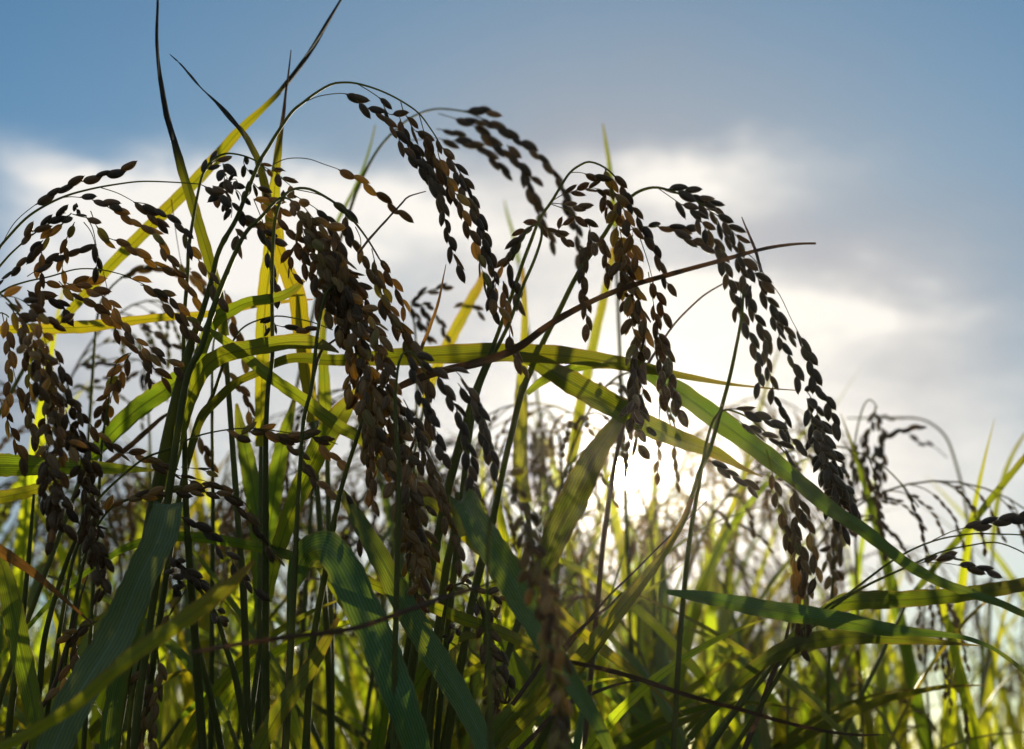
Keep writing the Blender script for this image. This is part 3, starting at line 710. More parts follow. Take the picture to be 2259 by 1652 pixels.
S('P17', '90,1080 100,1120 112,1150 130,1165', 2, 28, m='dark')

# P18: the string crossing at mid left
stalk('P18', 'thin rice stalk curving up across the left culms, its row of grains lying almost level', '745,980,2 700,965,2.5 640,955,2.8 560,945,3 500,948,3.4 434,962,4 384,985,4.5 360,995,5 317,1012,5 267,1052,5.5 217,1102,6 190,1160,7 160,1240,8 130,1400,10', (2, 10), .605)
S('P18', '500,948 520,962 551,952 581,949 605,962 625,966 645,978', 8, 20, splay=.3)
S('P18', '560,945 600,955 640,962 667,958 690,963 720,970', 60, 22)
S('P18', '600,962 640,985 667,1015 684,1048 705,1068 724,1080', 40, 27)
S('P18', '700,975 730,1005 755,1020', 10, 26)
S('P18', '200,935 215,955 244,980 264,997 297,1002 334,1018 350,1025', 4, 25, splay=.22)
S('P18', '340,1020 387,1045 427,1062 450,1070', 14, 30, splay=.2)
S('P18', '400,1030 440,1035 475,1045', 40, 28, splay=.1)
S('P18', '430,1055 465,1065 490,1078', 30, 26, splay=.1)
S('P18', '760,1080 770,1110 785,1140 795,1190', 14, 44, m='dark')
stalk('P18b', 'thin rice stalk with long low grain string turning down right past the speckled blade', '620,1240,2 540,1110,2.5 494,1092,3 467,1086,3 394,1085,3.4 320,1092,4 260,1112,4.5 232,1135,5 205,1180,6 180,1260,7 150,1420,9', (2, 9), .60)
S('P18b', '255,1108 300,1095 330,1091 365,1086 400,1084 435,1083 470,1087 500,1095', 30, 21, splay=.25)
S('P18b', '494,1093 514,1108 540,1132 560,1156 578,1185 595,1215 612,1240', 12, 28, splay=.14)
S('P18b', '400,1140 421,1150 447,1168 467,1180 481,1208 508,1228 521,1255 544,1282 568,1308', 6, 30, splay=.2, m='dark')
S('P18b', '232,1130 240,1120 250,1112', 4, 30, m='grain')

# P19, P20 mid-distance strings
stalk('P19', 'small rice panicle of knobby green-brown grains curling down left of the striped sunlit blade', '275,800,3 285,785,3 290,778,3 272,785,3.4 258,800,3.6 245,840,4 238,900,5 225,980,6 215,1150,8', (3, 8), .665)
S('P19', '285,782 278,795 270,812 262,830 255,845', 0, 17, sz=33, splay=.5)
S('P19', '258,835 250,860 245,880 240,895', 0, 17, sz=32, splay=.5)
S('P19', '240,870 230,890 225,915 222,935', 0, 18, sz=32, splay=.5)
stalk('P20', 'blurred rice stalk behind the main culms with brown strings dropping past them', '510,690,3 500,720,3 480,735,4 470,770,5 468,900,7 470,1100,9', (3, 9), .72)
S('P20', '495,640 505,690 517,720 527,750 536,780 546,805', 10, 25, sz=33)
S('P20', '444,755 452,790 470,810', 2, 25, sz=33)
S('P20', '485,800 510,830 530,855 545,880 549,905 562,930 572,950', 6, 23, sz=34)
S('P20', '440,960 448,985 458,1005 468,1030', 4, 25, sz=33)
S('P20', '378,440 400,580 420,600 440,625', 150, 24, sz=32)

# blurred mid-ground panicles that stand out against the sky
MG = 'blurred rice stalks rising behind the front row'
stalk('B1', 'blurred rice stalk behind the tallest arch, its black panicle curving right over the sky', '1113,287,2 1073,267,3 1047,254,3.6 1020,245,4 967,240,4.4 927,250,5 887,274,5.5 836,327,6 796,400,7 770,470,7.5 745,550,8 725,640,9 710,800,10', (2, 10), .86, gm='dark', group=MG)
S('B1', '1020,245 1045,243 1072,246', 14, 26, splay=.1)
S('B1', '1060,260 1078,270 1105,285 1140,307 1177,334 1210,367 1230,395 1246,430', 6, 24, splay=.12)
S('B1', '967,250 1000,260 1020,265 1045,268', 40, 26, splay=.1)
S('B1', '1040,275 1065,294 1090,316 1110,337 1130,350 1155,375 1180,402', 8, 24, splay=.2)
S('B1', '1118,320 1135,345 1148,365', 6, 24)
S('B1', '963,284 985,288 1008,296', 14, 24, splay=.1)
S('B1', '900,310 960,305 985,310 1010,312 1035,318 1060,328 1082,348 1108,372', 78, 25, splay=.15)
S('B1', '1150,375 1165,412 1180,440 1190,465 1195,490', 8, 22)
S('B1', '1244,430 1258,470 1268,500 1276,530 1280,560', 8, 26)
S('B1', '1195,470 1205,500 1218,530 1222,545', 12, 26)
stalk('B2', 'blurred rice stalk at far right, short black hooked panicle against pale sky', '1935,900,3 1930,890,3 1920,881,3.4 1908,890,3.6 1897,920,4 1887,968,4.5 1880,1030,5 1885,1120,6 1890,1300,7', (3, 7), 1.02, gm='dark', group=MG)
for p in ('1932,895 1926,915 1922,940 1912,965', '1930,910 1940,935 1946,960 1940,990', '1900,960 1892,985 1886,1010 1884,1040', '1915,960 1912,990 1910,1030 1908,1070 1912,1110', '1930,980 1930,1010 1934,1050 1930,1090 1932,1120', '1945,980 1948,1010 1945,1050 1947,1085', '1905,990 1900,1030 1896,1060'):
    S('B2', p, 4, 21, sz=25, splay=.25)
S('B2', '1940,985 1955,965 1985,952 2022,944', 10, 21, sz=24, splay=.12)
stalk('B3', 'far blurred rice culm bowing to the left in a thin grey arc at the right', '1866,922,3 1915,922,4 1970,921,4.5 2023,923,5 2057,936,5.5 2087,965,6 2107,1018,6.5 2127,1098,7 2140,1200,7.5', (3, 8), 1.25, group=MG)
S('B3', '1935,921 1960,921 1990,925', 4, 22, sz=22, splay=.1, m='dark')
S('B3', '2090,1010 2060,985 2040,980 2020,970', 40, 20, sz=22, splay=.1, m='dark')
stalk('B4', 'upper of two thin rice necks arching to the right edge, one black grain row', '2290,1195,2.5 2259,1181,3 2200,1178,3.4 2140,1178,3.6 2057,1194,4 1973,1234,5 1873,1308,6 1816,1345,7 1740,1420,8 1680,1500,9 1600,1600,10 1540,1690,11', (3, 11), .655, gm='dark')
S('B4', '2057,1192 2100,1172 2137,1163 2170,1156 2205,1150 2240,1143 2270,1137', 78, 23, splay=.14)
S('B4', '2259,1182 2270,1190 2290,1200', 4, 22)
stalk('B5', 'lower of two thin rice necks at the right edge, two short black grain rows', '2275,1240,2.5 2259,1220,3 2200,1197,3.4 2140,1203,3.6 2074,1218,4 2000,1251,5 1907,1294,6 1830,1345,7 1760,1420,8 1700,1520,10 1620,1650,11', (3, 11), .66, gm='dark')
S('B5', '2000,1250 2030,1242 2055,1236 2080,1230 2110,1228', 44, 22, splay=.2)
S('B5', '2040,1240 2085,1242 2115,1247 2140,1252 2170,1258 2185,1261', 78, 27, splay=.16)
stalk('B6', 'blurred rice stalk at mid left with sparse dark grains on thin spreading twigs', '215,800,3 260,790,3 300,793,4 318,800,4 322,840,5 330,950,6 335,1100,8', (3, 8), .95, group=MG)
for p in ('300,793 270,805 240,802 200,806', '318,815 290,830 255,835 220,838', '322,830 345,850 370,880', '310,800 330,810 350,820', '318,810 312,830 318,850'):
    S('B6', p, 12, 22, sz=24, m='dark', splay=.15)
stalk('B7', 'blurred rice stalk behind the long flat blade with crooked black grains above it', '990,630,3 950,640,3 925,655,4 905,680,4 915,720,5 920,850,6 915,1000,8', (3, 8), .9, group=MG)
for p in ('905,668 925,650 960,640 985,632', '905,668 935,672 955,675', '930,672 942,700 950,720', '960,690 975,715 985,745', '1000,678 1035,675 1060,690', '905,675 940,735 955,755'):
    S('B7', p, 6, 20, sz=24, m='dark', splay=.2)
stalk('B8', 'blurred rice stalk behind the left culms with dark horizontal grain string', '440,620,2 400,598,3 360,590,3 310,592,4 280,605,4 240,640,5 215,700,6 200,900,8', (2, 8), .82, group=MG)
S('B8', '265,612 290,602 320,595 350,592 380,600', 6, 24, sz=30, m='grain', splay=.2)
S('B8', '380,595 410,600 440,625 470,645', 20, 22, sz=33, m='grain', splay=.3)
S('B8', '310,710 335,730 360,750 395,770', 10, 26, sz=26, m='dark', splay=.12)
stalk('B9', 'blurred rice stalk right of the pale brown tassel, bundle of shaded brown grains', '1870,1080,3 1860,1060,3 1845,1070,4 1840,1120,5 1838,1250,6 1830,1400,8', (3, 8), .80, group=MG)
ROPE('B9', '1850,1070 1855,1120 1850,1180 1845,1240 1840,1290', 5, 130, 46, sz=30, sp=22)
# ------------------------------------------------------------------ blades, traced tip to base
def LF(label, pts, d, tilt=.35, m='leaf', root=False, **k):
    return LEAF(pts, d, tilt, label, None, m, root=root, **k)
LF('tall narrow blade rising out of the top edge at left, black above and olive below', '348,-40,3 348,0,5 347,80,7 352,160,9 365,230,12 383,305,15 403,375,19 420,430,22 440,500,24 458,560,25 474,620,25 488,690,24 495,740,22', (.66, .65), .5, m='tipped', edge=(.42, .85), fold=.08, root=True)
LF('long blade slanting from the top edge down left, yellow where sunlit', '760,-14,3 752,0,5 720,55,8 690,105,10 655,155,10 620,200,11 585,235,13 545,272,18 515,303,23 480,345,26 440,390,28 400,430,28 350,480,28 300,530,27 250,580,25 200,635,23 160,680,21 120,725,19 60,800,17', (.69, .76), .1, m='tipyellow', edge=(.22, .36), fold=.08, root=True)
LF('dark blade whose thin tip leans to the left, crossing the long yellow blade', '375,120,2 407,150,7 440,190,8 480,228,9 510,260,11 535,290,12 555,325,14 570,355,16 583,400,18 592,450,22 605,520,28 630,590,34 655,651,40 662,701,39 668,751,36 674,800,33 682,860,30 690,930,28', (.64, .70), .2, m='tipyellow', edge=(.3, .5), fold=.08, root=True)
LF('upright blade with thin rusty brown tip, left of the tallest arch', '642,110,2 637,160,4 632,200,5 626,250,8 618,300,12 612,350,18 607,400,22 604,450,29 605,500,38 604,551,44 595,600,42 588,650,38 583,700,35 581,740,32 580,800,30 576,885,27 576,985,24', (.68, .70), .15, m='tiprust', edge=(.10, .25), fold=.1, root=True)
LF('narrow upright green blade right of the two broad yellow ones', '713,680,6 712,738,15 714,800,22 716,850,26 719,910,28 722,980,28', .74, .3, root=True)
LF('long flat blade across the middle, tapering to a hair at right', '1755,861,2 1680,855,4 1600,846,8 1500,828,16 1400,807,27 1340,797,33 1255,785,38 1160,779,42 1080,778,42 986,782,42 910,786,40 853,789,36 790,793,30 735,795,25 650,790,22 597,806,19 567,822,17 520,845,18 477,885,21 447,918,20 427,968,15 415,1010,11', (.66, .63), (.3, .35), m='olive')
LF('broad striped blade glowing yellow-green at left, half shaded, sloping up toward the culms', '500,785,10 470,790,24 440,803,34 410,826,39 360,862,43 300,905,43 240,962,38 205,1005,30 180,1050,24', (.66, .68), .2, m='leaf', root=True)
LF('wide blade bending from the long flat blade down to the right toward the sun', '1682,1052,2 1640,1033,10 1580,1000,26 1510,973,38 1440,945,46 1370,905,51 1290,860,52 1230,826,46 1180,798,32 1140,786,18', (.66, .655), .25, m='olive')
LF('very long blade arching from right of centre down to the lower right edge', '2330,1385,8 2259,1355,14 2207,1331,17 2140,1308,20 2074,1284,22 2007,1248,24 1957,1211,27 1900,1167,30 1840,1128,33 1790,1087,35 1740,1045,38 1690,1005,42 1640,967,45 1573,918,47 1506,870,45 1450,835,36 1400,806,24', (.62, .66), .3, m='teal')
LF('broad translucent blade ending in a notch beside the sun', '1385,880,22 1362,930,32 1335,970,42 1310,1010,54 1285,1060,62 1262,1110,66 1236,1160,62 1210,1220,56 1185,1275,50 1150,1350,42', (.68, .70), .25, m='olive', root=True)
LF('olive upright blade behind the middle of the long flat blade', '1153,590,8 1156,650,12 1158,700,14 1156,760,18 1154,815,22 1150,870,28 1150,935,31 1148,985,33 1150,1050,32 1160,1110,30', .86, .3, m='yellow', root=True)
LF('blurred yellow blade leaning right above the flat blade and continuing below it', '1352,545,10 1346,590,15 1337,635,18 1325,690,19 1314,735,21 1294,835,23 1280,900,24 1270,965,25 1260,1020,25', .95, .25, m='yellow', root=True)
LF('blurred bright blade leaning left behind the grains in the middle', '1066,600,12 1060,625,19 1040,660,22 1025,690,24 993,750,26 960,820,24 935,900,22', .9, .2, m='yellow', root=True)
LF('long lower right blade running level then drooping off the right edge', '2280,1510,6 2259,1482,9 2220,1450,9 2180,1425,9 2120,1405,11 2050,1397,16 1950,1388,30 1880,1374,38 1800,1360,41 1700,1345,40 1600,1326,33 1530,1314,24 1470,1305,10', (.60, .64), .25, m='teal')
LF('blade at right rising to the right edge above the drooping one', '2320,1278,22 2259,1289,29 2200,1300,31 2100,1314,33 2000,1322,37 1900,1325,42 1850,1333,36 1800,1365,26 1740,1415,20 1690,1460,16', (.66, .66), .3, m='olive', root=True)
LF('blade in the lower right bending over to a fine level tip', '2160,1424,2 2073,1417,12 1973,1408,26 1873,1405,34 1773,1418,38 1706,1446,34 1656,1480,27 1616,1520,20 1570,1570,16 1520,1630,15', (.65, .65), .3, m='olive', root=True)
LF('blurred pale dry blade lying across the bottom left, close to the lens', '1095,1282,4 1040,1300,9 987,1315,11 940,1332,12 880,1353,12 810,1378,12 753,1392,12 640,1405,12 520,1422,11 420,1440,8', (.47, .44), .5, m='dry')
LF('thin dry stem-like blade running from the lower centre to the lower right', '1950,1621,2 1873,1620,6 1773,1604,8 1640,1568,9 1506,1531,10 1387,1491,11 1260,1461,9 1180,1449,5', (.57, .55), .9, m='dry')
LF('yellow-green blade with dark bars sloping down to the right in the lower centre', '1245,1456,5 1197,1436,16 1153,1416,25 1087,1388,27 1020,1365,27 943,1335,25 850,1300,24 793,1276,21 740,1256,16', .62, .3, m='yellow')
LF('bright blade sloping down right behind the deep green folded blade', '1506,1576,3 1420,1500,10 1360,1455,22 1300,1410,27 1250,1370,29 1200,1325,31 1120,1253,31 1055,1205,31 1000,1152,32 935,1102,28 890,1060,20', (.66, .66), .25, m='yellow')
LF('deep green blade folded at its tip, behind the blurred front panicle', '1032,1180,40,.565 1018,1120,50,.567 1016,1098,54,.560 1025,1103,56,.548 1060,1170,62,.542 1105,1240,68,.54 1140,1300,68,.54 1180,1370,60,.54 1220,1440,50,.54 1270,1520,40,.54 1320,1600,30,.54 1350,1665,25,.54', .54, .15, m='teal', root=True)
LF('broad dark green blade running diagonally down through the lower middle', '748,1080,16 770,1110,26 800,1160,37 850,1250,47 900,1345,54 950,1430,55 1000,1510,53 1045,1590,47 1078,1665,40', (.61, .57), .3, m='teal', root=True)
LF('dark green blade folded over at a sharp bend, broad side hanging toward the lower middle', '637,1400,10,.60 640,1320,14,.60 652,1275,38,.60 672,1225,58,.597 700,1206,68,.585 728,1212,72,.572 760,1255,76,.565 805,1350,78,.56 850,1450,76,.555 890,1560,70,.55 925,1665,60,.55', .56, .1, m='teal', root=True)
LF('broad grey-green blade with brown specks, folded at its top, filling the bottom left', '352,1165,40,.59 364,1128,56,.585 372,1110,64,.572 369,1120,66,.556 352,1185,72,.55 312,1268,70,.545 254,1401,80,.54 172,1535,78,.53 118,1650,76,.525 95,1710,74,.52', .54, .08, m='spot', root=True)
LF('shadowed dark blade standing just behind the speckled broad blade', '330,1300,12 318,1340,18 300,1385,26 270,1465,40 252,1560,42 240,1665,42', .60, .5, m='teal', root=True)
LF('blurred olive blade slanting up right in the bottom left, close to the lens', '563,1235,4 517,1281,27 450,1335,40 380,1385,38 300,1440,36 240,1490,32 160,1560,28 60,1620,26 -20,1660,24', (.46, .44), .35, m='yellow')
LF('brown-edged yellow blade standing in the bottom centre left', '746,1364,8 717,1418,25 680,1480,35 650,1520,39 610,1580,40 570,1655,40', (.58, .57), .25, m='yellow', root=True)
LF('green blade leaning in from the left edge near the bottom', '-30,1180,22 5,1250,32 25,1330,45 45,1430,47 70,1540,42 90,1660,36', .58, .3, m='leaf', root=True)
LF('thin browning blade sloping down right from the left edge', '208,1380,2 133,1314,10 66,1258,18 0,1215,25 -50,1185,26', .57, .3, m='rust')
LF('level green blade entering from the left edge behind the heavy panicle', '345,1037,4 260,1034,22 180,1030,34 90,1028,43 0,1026,51 -60,1024,50', (.64, .60), .25, m='leaf')
LF('short olive blade entering from the left edge under the level green one', '170,1046,4 110,1068,18 60,1085,26 0,1097,30 -50,1105,30', .66, .3, m='yellow')
LF('long yellow-olive blade lying nearly level under the left sprays', '690,660,3 580,670,12 480,690,14 400,697,16 320,704,19 260,712,23 200,720,27 140,723,27 80,725,22 0,728,18 -60,735,16', (.70, .68), .25, m='yellow')
LF('slender arched blade crossing behind the speckled broad blade', '745,1244,4 700,1243,18 600,1214,23 500,1194,23 400,1184,21 307,1198,18 233,1234,13 133,1308,12 47,1400,9 0,1450,8', (.64, .62), .35, m='leaf')
LF('upright green blade left of the folded dark one, reaching to mid height', '522,890,6 530,940,24 540,985,31 555,1060,39 568,1150,38 574,1250,36 580,1360,34', .72, .25, m='leaf', root=True)
LF('upright pointed green blade in the gap left of the brown grain rope', '652,870,5 640,920,20 628,960,29 612,1040,37 600,1120,38 590,1210,36 585,1330,32', .74, .3, m='leaf', root=True)
LF('striped half-shaded blade leaning right beside the brown grain rope', '800,850,10 780,872,24 750,915,45 715,970,50 680,1040,46 650,1110,42 625,1180,36 605,1245,28 590,1320,24', (.62, .64), .25, m='leaf', root=True)
LF('thin brown blade tip pointing up from the long flat blade', '984,583,1.5 975,630,4 967,668,6 950,718,7 932,764,8 915,810,8', .625, .9, m='rust')
LF('long thin dry brown blade rising across the right-hand tassels into the sky', '1800,537,5 1750,539,6 1680,550,8 1580,578,10 1480,605,11 1390,632,12 1300,668,13 1220,712,15 1150,763,17 1100,786,18 1040,805,18 980,818,17 910,840,16 850,870,14', (.58, .60), .8, m='dry')
LF('short blurred blade tip leaning left beside the right-hand panicle', '1636,478,2 1645,500,4 1657,528,6 1668,556,7 1680,600,7', .58, .7, m='dry')
LF('kinked dry twig leaning up to the right in front of the central arch', '940,422,2 903,433,3.5 889,446,4 859,479,4.5 835,505,5 812,531,5.5 790,560,5', .600, .9, m='dry')
LF('blurred thin blade tip in the sky above the right-hand hooked panicle', '1330,272,3 1336,310,7 1345,365,10 1352,430,12 1356,500,14', 1.05, .7, m='leaf', root=True)
LF('blurred thin blade leaning right behind the central arch', '828,276,3 815,330,5 795,390,7 765,450,8 740,500,9 715,580,10', 1.0, .8, m='leaf', root=True)
LF('blurred faint blade tip between the two central panicles', '1112,440,2 1120,475,6 1132,515,8 1145,580,10', 1.3, .7, m='leaf', root=True)
LF('blurred heavy dark blade slanting up to the right edge', '2275,990,10 2259,1012,13 2190,1096,15 2140,1160,15 2080,1230,14 2000,1330,13', .85, .7, m='leaf', root=True)
LF('blurred grey blade behind the dark one at the right edge', '2262,955,5 2235,1000,8 2215,1050,10 2200,1110,11 2190,1200,12', 1.2, .5, m='leaf', root=True)
LF('thin dry twig slanting from lower centre up to the right under the sun', '1560,1105,2 1480,1180,3 1400,1260,4 1330,1330,5 1260,1420,6 1200,1500,6', .67, .9, m='dry')
LF('dark dry stalk leaning right in the bottom centre', '1985,1300,2 1370,1345,4 1330,1380,5 1300,1410,6 1250,1452,6 1200,1490,7', .56, .9, m='dry') if False else None
LF('dark crooked dry blade crossing the bottom centre', '1372,1307,3 1340,1340,6 1300,1370,7 1263,1405,8 1240,1432,8 1208,1445,8 1170,1500,10 1130,1555,11', .585, .6, m='dry')
LF('dark dry blade slanting up right along the bottom edge', '1420,1500,2 1360,1510,6 1290,1537,9 1240,1560,10 1180,1620,11 1130,1670,12', .56, .5, m='dry')
LF('dim upright blade in the shade at bottom centre left', '870,1420,14 860,1480,26 845,1560,32 830,1665,34', .66, .3, m='leaf', root=True)
LF('curved blade in the lower centre bending left behind the tassel knot', '1062,1404,6 1030,1402,18 1000,1412,26 965,1440,32 930,1490,36 895,1560,36 870,1640,32', .655, .3, m='leaf', root=True)
LF('lit blade in the bottom centre leaning up to the right', '1230,1405,8 1212,1460,22 1180,1510,32 1140,1560,38 1095,1610,40 1050,1680,40', .60, .25, m='leaf', root=True)
LF('short dark blade crossing behind the stem right of centre', '1345,812,3 1310,808,12 1270,812,19 1225,826,21 1190,845,18 1163,868,12', (.665, .66), .5, m='leaf')
LF('brown dry blade leaning up right behind the striped sunlit one', '395,900,3 360,920,8 320,955,11 280,990,12 235,1025,12 190,1070,11', .70, .6, m='dry')
for i, (lab, pts, d) in enumerate((
  ('brown narrow blade below the pale brown tassel at lower right', '1742,1370,5 1728,1430,9 1700,1500,11 1672,1580,12 1640,1660,12', .66),
  ('straight dark blade slanting to the lower right tassel from the bottom edge', '1700,1470,8 1650,1530,14 1600,1595,16 1560,1660,16', .67))):
    LF(lab, pts, d, .6, m='dry' if i == 0 else 'teal', root=True)
# upright dark culms of the lower middle
for lab, pts, d in (
  ('dark upright culm in the lower middle, just left of the folded deep green blade', '1010,1085,12 1000,1180,16 985,1250,18 972,1351,19 960,1430,19 940,1560,20 925,1660,20', .66),
  ('dark slanting culm in the lower middle behind the deep green folded blade', '1075,1190,12 1063,1234,16 1040,1335,18 1020,1450,18 995,1560,18 975,1660,18', .67),
  ('dark culm leaning right at the bottom, left of the broad diagonal blade', '925,1330,12 905,1400,15 890,1480,16 870,1580,17 855,1660,17', .68),
  ('dark culm slanting right beside the bunched lower left head', '430,1395,8 448,1470,13 470,1560,15 490,1660,15', .66),
  ('dark culm at the far left rising behind the leaning green blade', '75,1090,6 66,1200,9 55,1320,12 42,1440,14 25,1560,16 15,1660,16', .63)):
    Q = spline([(p[0], p[1], 0.0, p[2]) for p in parse(pts)], 16)
    path = [at(q[0], q[1], d) for q in Q]; rad = [q[3]*.5/FPX*d for q in Q]
    tl = ground_tail(path[-1], path[-1]-path[-3])
    o = tube('rice_culm', list(reversed(path+tl)), list(reversed(rad+[rad[-1]*1.02]*len(tl))), M['stem'], None, 8)
    tag(o, lab, 'rice culm', 'bare culms of the front row')

# thin blades crossing one another low down among the culms
lr = random.Random(5)
for i in range(34):
    x0 = lr.uniform(-60, 1500) if i < 26 else lr.uniform(1500, 2300)
    d_ = lr.uniform(.66, .92); y0 = lr.uniform(1560, 1760); sl_ = lr.choice((-1, 1))*lr.uniform(.25, 1.3); ln = lr.uniform(330, 620)
    bend = lr.uniform(.1, .9); w_ = lr.uniform(12, 26); pts_ = []
    an = math.atan2(1, sl_)
    x, y = x0, y0
    for k in range(8):
        f = k/7
        pts_.append((x, y, w_*min(1, .7+f*2)*(1-f**2.6)+1.5))
        a_ = an - math.copysign(bend*f*1.6, math.pi/2-an)*1.0
        x += math.cos(a_)*ln/7; y -= math.sin(a_)*ln/7
    pts_ = [p for p in pts_ if p[1] > 1120 or p[2] < 8] if min(p[1] for p in pts_) < 1040 else pts_
    pts_.reverse()
    side = 'among the lower left culms' if x0 < 1000 else ('in the lower centre' if x0 < 1500 else 'in the lower right')
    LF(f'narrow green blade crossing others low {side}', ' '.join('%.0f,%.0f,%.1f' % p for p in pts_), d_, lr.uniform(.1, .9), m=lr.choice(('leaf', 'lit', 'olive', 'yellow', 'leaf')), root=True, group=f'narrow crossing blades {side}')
# ------------------------------------------------------------------ the field behind: individual stalks, copies of a few kinds
rng = random.Random(21)
def local_tube(pts, r0, r1, V, F, UV, seg=5):
    n = len(pts); tube_geo(pts, [r0+(r1-r0)*i/(n-1) for i in range(n)], seg, 0, V, F, UV)
PROF_LO = [(0, .2), (.18, .72), (.45, 1.0), (.72, .75), (1.0, .06)]
def local_grain(a, ax, s, V, F, UV):
    q = ax.to_track_quat('Z', 'Y'); b = len(V); seg = 6
    for (z, r) in PROF_LO:
        for k in range(seg):
            an = 6.2832*k/seg
            V.append(a + q @ Vector((math.cos(an)*r*.24*s, math.sin(an)*r*.17*s, z*s))); UV.append((k/seg, z))
    for i in range(len(PROF_LO)-1):
        for k in range(seg):
            k2 = (k+1) % seg; F.append((b+i*seg+k, b+i*seg+k2, b+(i+1)*seg+k2, b+(i+1)*seg+k))
def local_leaf(base, az_, lean, length, width, droop, V, F, UV):
    n = 14; NA = 4; p = base.copy(); h = Vector((math.cos(az_), math.sin(az_), 0)); side = Vector((-math.sin(az_), math.cos(az_), 0))
    b = len(V); tw = rng.uniform(-.9, .9)
    for i in range(n+1):
        f = i/n; a = lean + droop*f**1.6
        t = h*math.sin(a) + Vector((0, 0, 1))*math.cos(a); nn = side.cross(t)
        w = width*.5*min(1, .45+f*3)*(1-f**2.2)+.0002
        sd = side*math.cos(tw*f)+nn*math.sin(tw*f)
        for k in range(NA+1):
            c = k/NA*2-1; V.append(p + sd*w*c + nn*(abs(c)-.5)*w*.3); UV.append((k/NA, f))
        p = p + t*(length/n)
    for i in range(n):
        for k in range(NA):
            a = b+i*(NA+1)+k; F.append((a, a+1, a+NA+2, a+NA+1))
KIND = []
finish_stalks()
for kd in range(9):
    H = rng.uniform(.76, .86); az_ = rng.uniform(0, 6.28); ln = rng.uniform(.02, .10)
    root = bpy.data.objects.new('rice_stalk', None); C.objects.link(root); WPOS[root] = Vector((0, 0, 0))
    h = Vector((math.cos(az_), math.sin(az_), 0))
    path = [Vector((0, 0, -.005))]
    for i in range(1, 9): path.append(h*ln*(i/8)**2 + Vector((rng.uniform(-.003, .003), rng.uniform(-.003, .003), (H-.12)*i/8)))
    V, F, UV = [], [], []; local_tube(path, .0023, .0012, V, F, UV, 6)
    mesh_obj('stem', V, F, UV, M['stem'], root, origin=(0, 0, 0))
    # panicle
    V, F, UV = [], [], []; GV, GF, GUV = [], [], []
    ax_ = [path[-1].copy()]; a = .12; p = path[-1].copy(); dr = rng.uniform(2.3, 3.0)
    for i in range(16):
        a = .12 + dr*(i/15)**1.1; p = p + (h*math.sin(a)+Vector((0, 0, 1))*math.cos(a))*.017; ax_.append(p.copy())
    local_tube(ax_, .0011, .0004, V, F, UV)
    for b in range(13):
        i0 = 4+int(b*.85); i0 = min(i0, len(ax_)-2); q = ax_[i0].copy(); t = (ax_[i0+1]-ax_[i0]).normalized()
        t = (t + Vector((rng.uniform(-.5, .5), rng.uniform(-.5, .5), rng.uniform(-.2, .2)))).normalized()
        pts_ = [q.copy()]
        for j in range(rng.randint(7, 11)):
            t = (t + Vector((0, 0, -.22))).normalized(); q = q + t*.0062; pts_.append(q.copy())
            if j > 1:
                sd = Vector((rng.uniform(-1, 1), rng.uniform(-1, 1), rng.uniform(-1, 1)))
                local_grain(q, (t+sd*.3).normalized(), rng.uniform(.0066, .0080), GV, GF, GUV)
        local_tube(pts_, .0005, .0003, V, F, UV, 4)
    nb = len(V); nf = len(F)
    V += GV; UV += GUV; F += [tuple(i+nb for i in f) for f in GF]
    pn = mesh_obj('panicle', V, F, UV, [M['twig'], M['grain']], root, origin=tuple(ax_[0]))
    pn.data.polygons.foreach_set('material_index', [0]*nf+[1]*len(GF))
    for j in range(6):
        zb = rng.uniform(.22, .60) if j else rng.uniform(.50, .60); f = zb/(H-.12)
        V, F, UV = [], [], []
        local_leaf(h*ln*f*f+Vector((0, 0, zb)), az_+j*2.4+rng.uniform(-.6, .6), rng.uniform(.12, .45), rng.uniform(.22, .36), rng.uniform(.010, .015), rng.uniform(.4, 1.8), V, F, UV)
        mesh_obj('leaf_blade', V, F, UV, M[rng.choice(('leaf', 'lit', 'yellow', 'lit', 'lit'))], root, origin=tuple(V[2]))
    root['top'] = max(q.z for q in ax_); KIND.append(root)
def copy_tree(o, parent=None):
    c = o.copy(); C.objects.link(c)
    if parent is not None: c.parent = parent
    for ch in o.children: copy_tree(ch, c)
    return c
BG = []
def spot(dist, deg): return (dist*math.sin(R(deg)), dist*math.cos(R(deg)))
rows = []
dist = .95
while dist < 2.15:
    half = 22.5 + 3/dist
    stepdeg = max(1.9, 4.2/dist**.8)
    dg = -half + rng.uniform(0, stepdeg)
    while dg < half:
        if not (3.0 < dg < 6.5 and rng.random() < .4) and not (dist < 1.15 and dg > 9): rows.append((dist*rng.uniform(.96, 1.04), dg + rng.uniform(-.4, .4)*stepdeg))
        dg += stepdeg
    dist *= 1.135
for dist in (1.0, 1.2, 1.42, 1.7):                 # heads crowding round the low sun
    dg = rng.uniform(-1.5, .5)
    while dg < 7.5:
        rows.append((dist*rng.uniform(.95, 1.05), dg)); dg += rng.uniform(1.8, 3.0)
dist = 2.2
while dist < 4.6:                                  # farther back: below the line of the sun, closing the gaps near the horizon
    stepdeg = 4.3/dist**.7; dg = -23 + rng.uniform(0, stepdeg)
    while dg < 23:
        rows.append((dist*rng.uniform(.95, 1.05), dg + rng.uniform(-.4, .4)*stepdeg)); dg += stepdeg
    dist *= 1.16
used = set()
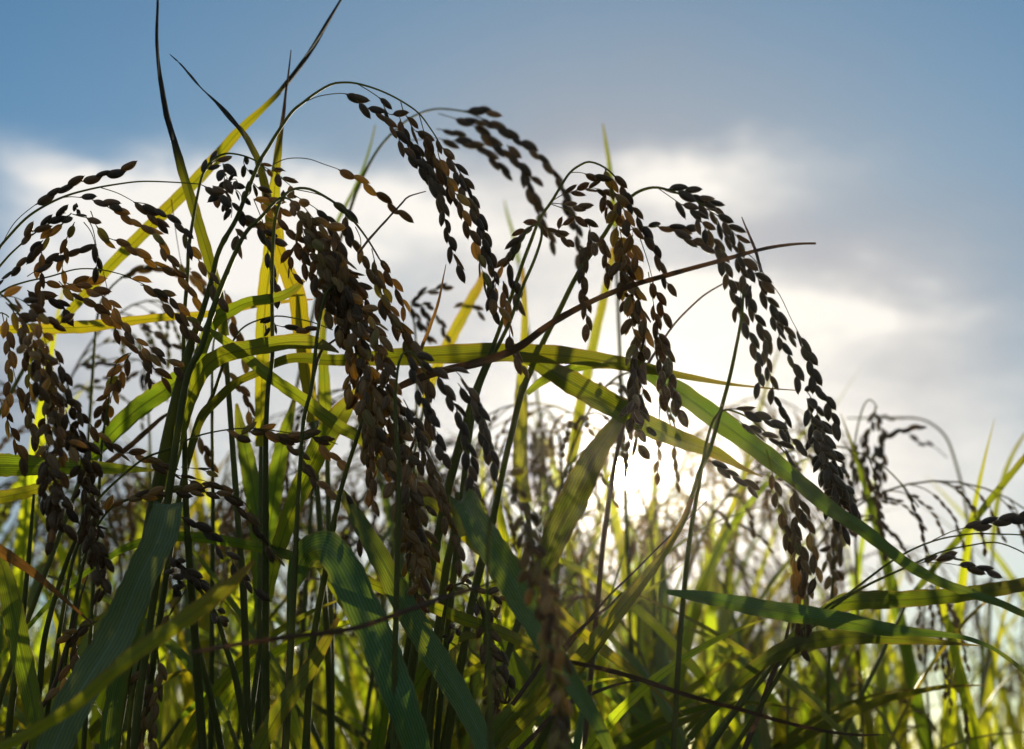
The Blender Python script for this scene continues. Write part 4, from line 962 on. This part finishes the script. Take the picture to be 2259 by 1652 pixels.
for n_, (dd_, dg) in enumerate(rows):
    kx = rng.randrange(len(KIND)); src = KIND[kx]
    if kx not in used: o = src; used.add(kx)
    else: o = copy_tree(src)
    x, y = spot(dd_, dg)
    o.location = (x, y, 0); o.rotation_euler = (rng.uniform(-.08, .08), rng.uniform(-.08, .08), rng.uniform(0, 6.283))
    # head height: the front rows stand a little taller toward the left, the field falls away to the right
    hi = (13.8 if -1 < dg else 12.6) if dg < 6.8 else max(6.2, 11.6 - (dg-6.8)*.9)
    tgt = .6 + dd_*math.tan(R(hi - rng.uniform(0, 3.0 if 0 < dg < 11 else 4.2) + (rng.uniform(0, 3) if dg < -8 else 0)))
    s = min(1.14, max(.76, tgt/src['top']))
    o.scale = (s, s, s)
    near = 'mid-distance' if dd_ < 1.7 else 'far'
    side = 'left of the central grain rope' if dg < -5 else ('around the low sun' if dg < 9 else 'right of the low sun')
    tag(o, f'{near} ripe rice stalk, out of focus, in the field {side}', 'rice stalk', f'{near} rice stalks out of focus {side}')
for kx, o in enumerate(KIND):
    if kx not in used:
        for ch in list(o.children_recursive): bpy.data.objects.remove(ch)
        bpy.data.objects.remove(o)

# leafy young tillers without heads, filling the lower field
TUFT = []
for kd in range(6):
    root = bpy.data.objects.new('rice_tiller', None); C.objects.link(root); WPOS[root] = Vector((0, 0, 0))
    V, F, UV = [], [], []; lean = rng.uniform(0, 6.28); hh = Vector((math.cos(lean), math.sin(lean), 0))
    path = [hh*(.05*(i/6)**2) + Vector((0, 0, .5*i/6-.005)) for i in range(7)]
    local_tube(path, .0026, .0012, V, F, UV, 6); mesh_obj('stem', V, F, UV, M['stem'], root, origin=(0, 0, 0))
    top = 0
    for j in range(7):
        V, F, UV = [], [], []
        zb = rng.uniform(.15, .48); f = zb/.5
        local_leaf(hh*.05*f*f+Vector((0, 0, zb)), lean+j*2.4+rng.uniform(-.6, .6), rng.uniform(.05, .28), rng.uniform(.24, .38), rng.uniform(.011, .017), rng.uniform(.2, 1.3), V, F, UV)
        mesh_obj('leaf_blade', V, F, UV, M[rng.choice(('leaf', 'lit', 'yellow', 'lit', 'leaf', 'teal'))], root, origin=tuple(V[2])); top = max(top, max(v.z for v in V))
    root['top'] = top; TUFT.append(root)
used = set(); dist = .80; tn = 0
while dist < 2.1:
    stepdeg = 3.5/dist**.7; dg = -22 + rng.uniform(0, stepdeg)
    while dg < 23:
        if (dg < -4 and rng.random() < .35) or (dg > 5 and dist < .9): dg += stepdeg; continue
        kx = tn % len(TUFT); src = TUFT[kx]; tn += 1
        if kx not in used: o = src; used.add(kx)
        else: o = copy_tree(src)
        x, y = spot(dist*rng.uniform(.95, 1.05), dg + rng.uniform(-.4, .4)*stepdeg)
        o.location = (x, y, 0); o.rotation_euler = (rng.uniform(-.06, .06), rng.uniform(-.06, .06), rng.uniform(0, 6.283))
        tgt = .6 + dist*math.tan(R(rng.uniform(3.0, 8.0) + (1.5 if dg < -4 else 0)))
        s = min(1.2, max(.78, tgt/src['top'])); o.scale = (s, s, s)
        side = 'left of the central grain rope' if dg < -5 else ('below the low sun' if dg < 9 else 'right of the low sun')
        tag(o, f'leafy green rice tiller without a head, out of focus, {side}', 'rice plant', f'leafy rice tillers out of focus {side}')
        dg += stepdeg
    dist *= 1.2

# ------------------------------------------------------------------ thin haze volume added for the warm glow round the sun
hz = [Vector((x, y, z)) for x in (-950, 950) for y in (-950, 950) for z in (-1.0, 1.25)]
hf = [(0, 1, 3, 2), (4, 6, 7, 5), (0, 4, 5, 1), (2, 3, 7, 6), (0, 2, 6, 4), (1, 5, 7, 3)]
hm, t = mat('added_glow_haze')
pv = t.nodes.new('ShaderNodeVolumePrincipled'); pv.inputs['Color'].default_value = (1, .90, .70, 1)
pv.inputs['Density'].default_value = .0026; pv.inputs['Anisotropy'].default_value = .93
t.links.new(pv.outputs[0], t.nodes.new('ShaderNodeOutputMaterial').inputs['Volume'])
ho = mesh_obj('haze', hz, hf, None, hm, None, origin=(0, 0, 0)); tag(ho, 'added thin warm haze that makes the glow round the sun', 'haze', None, 'stuff')
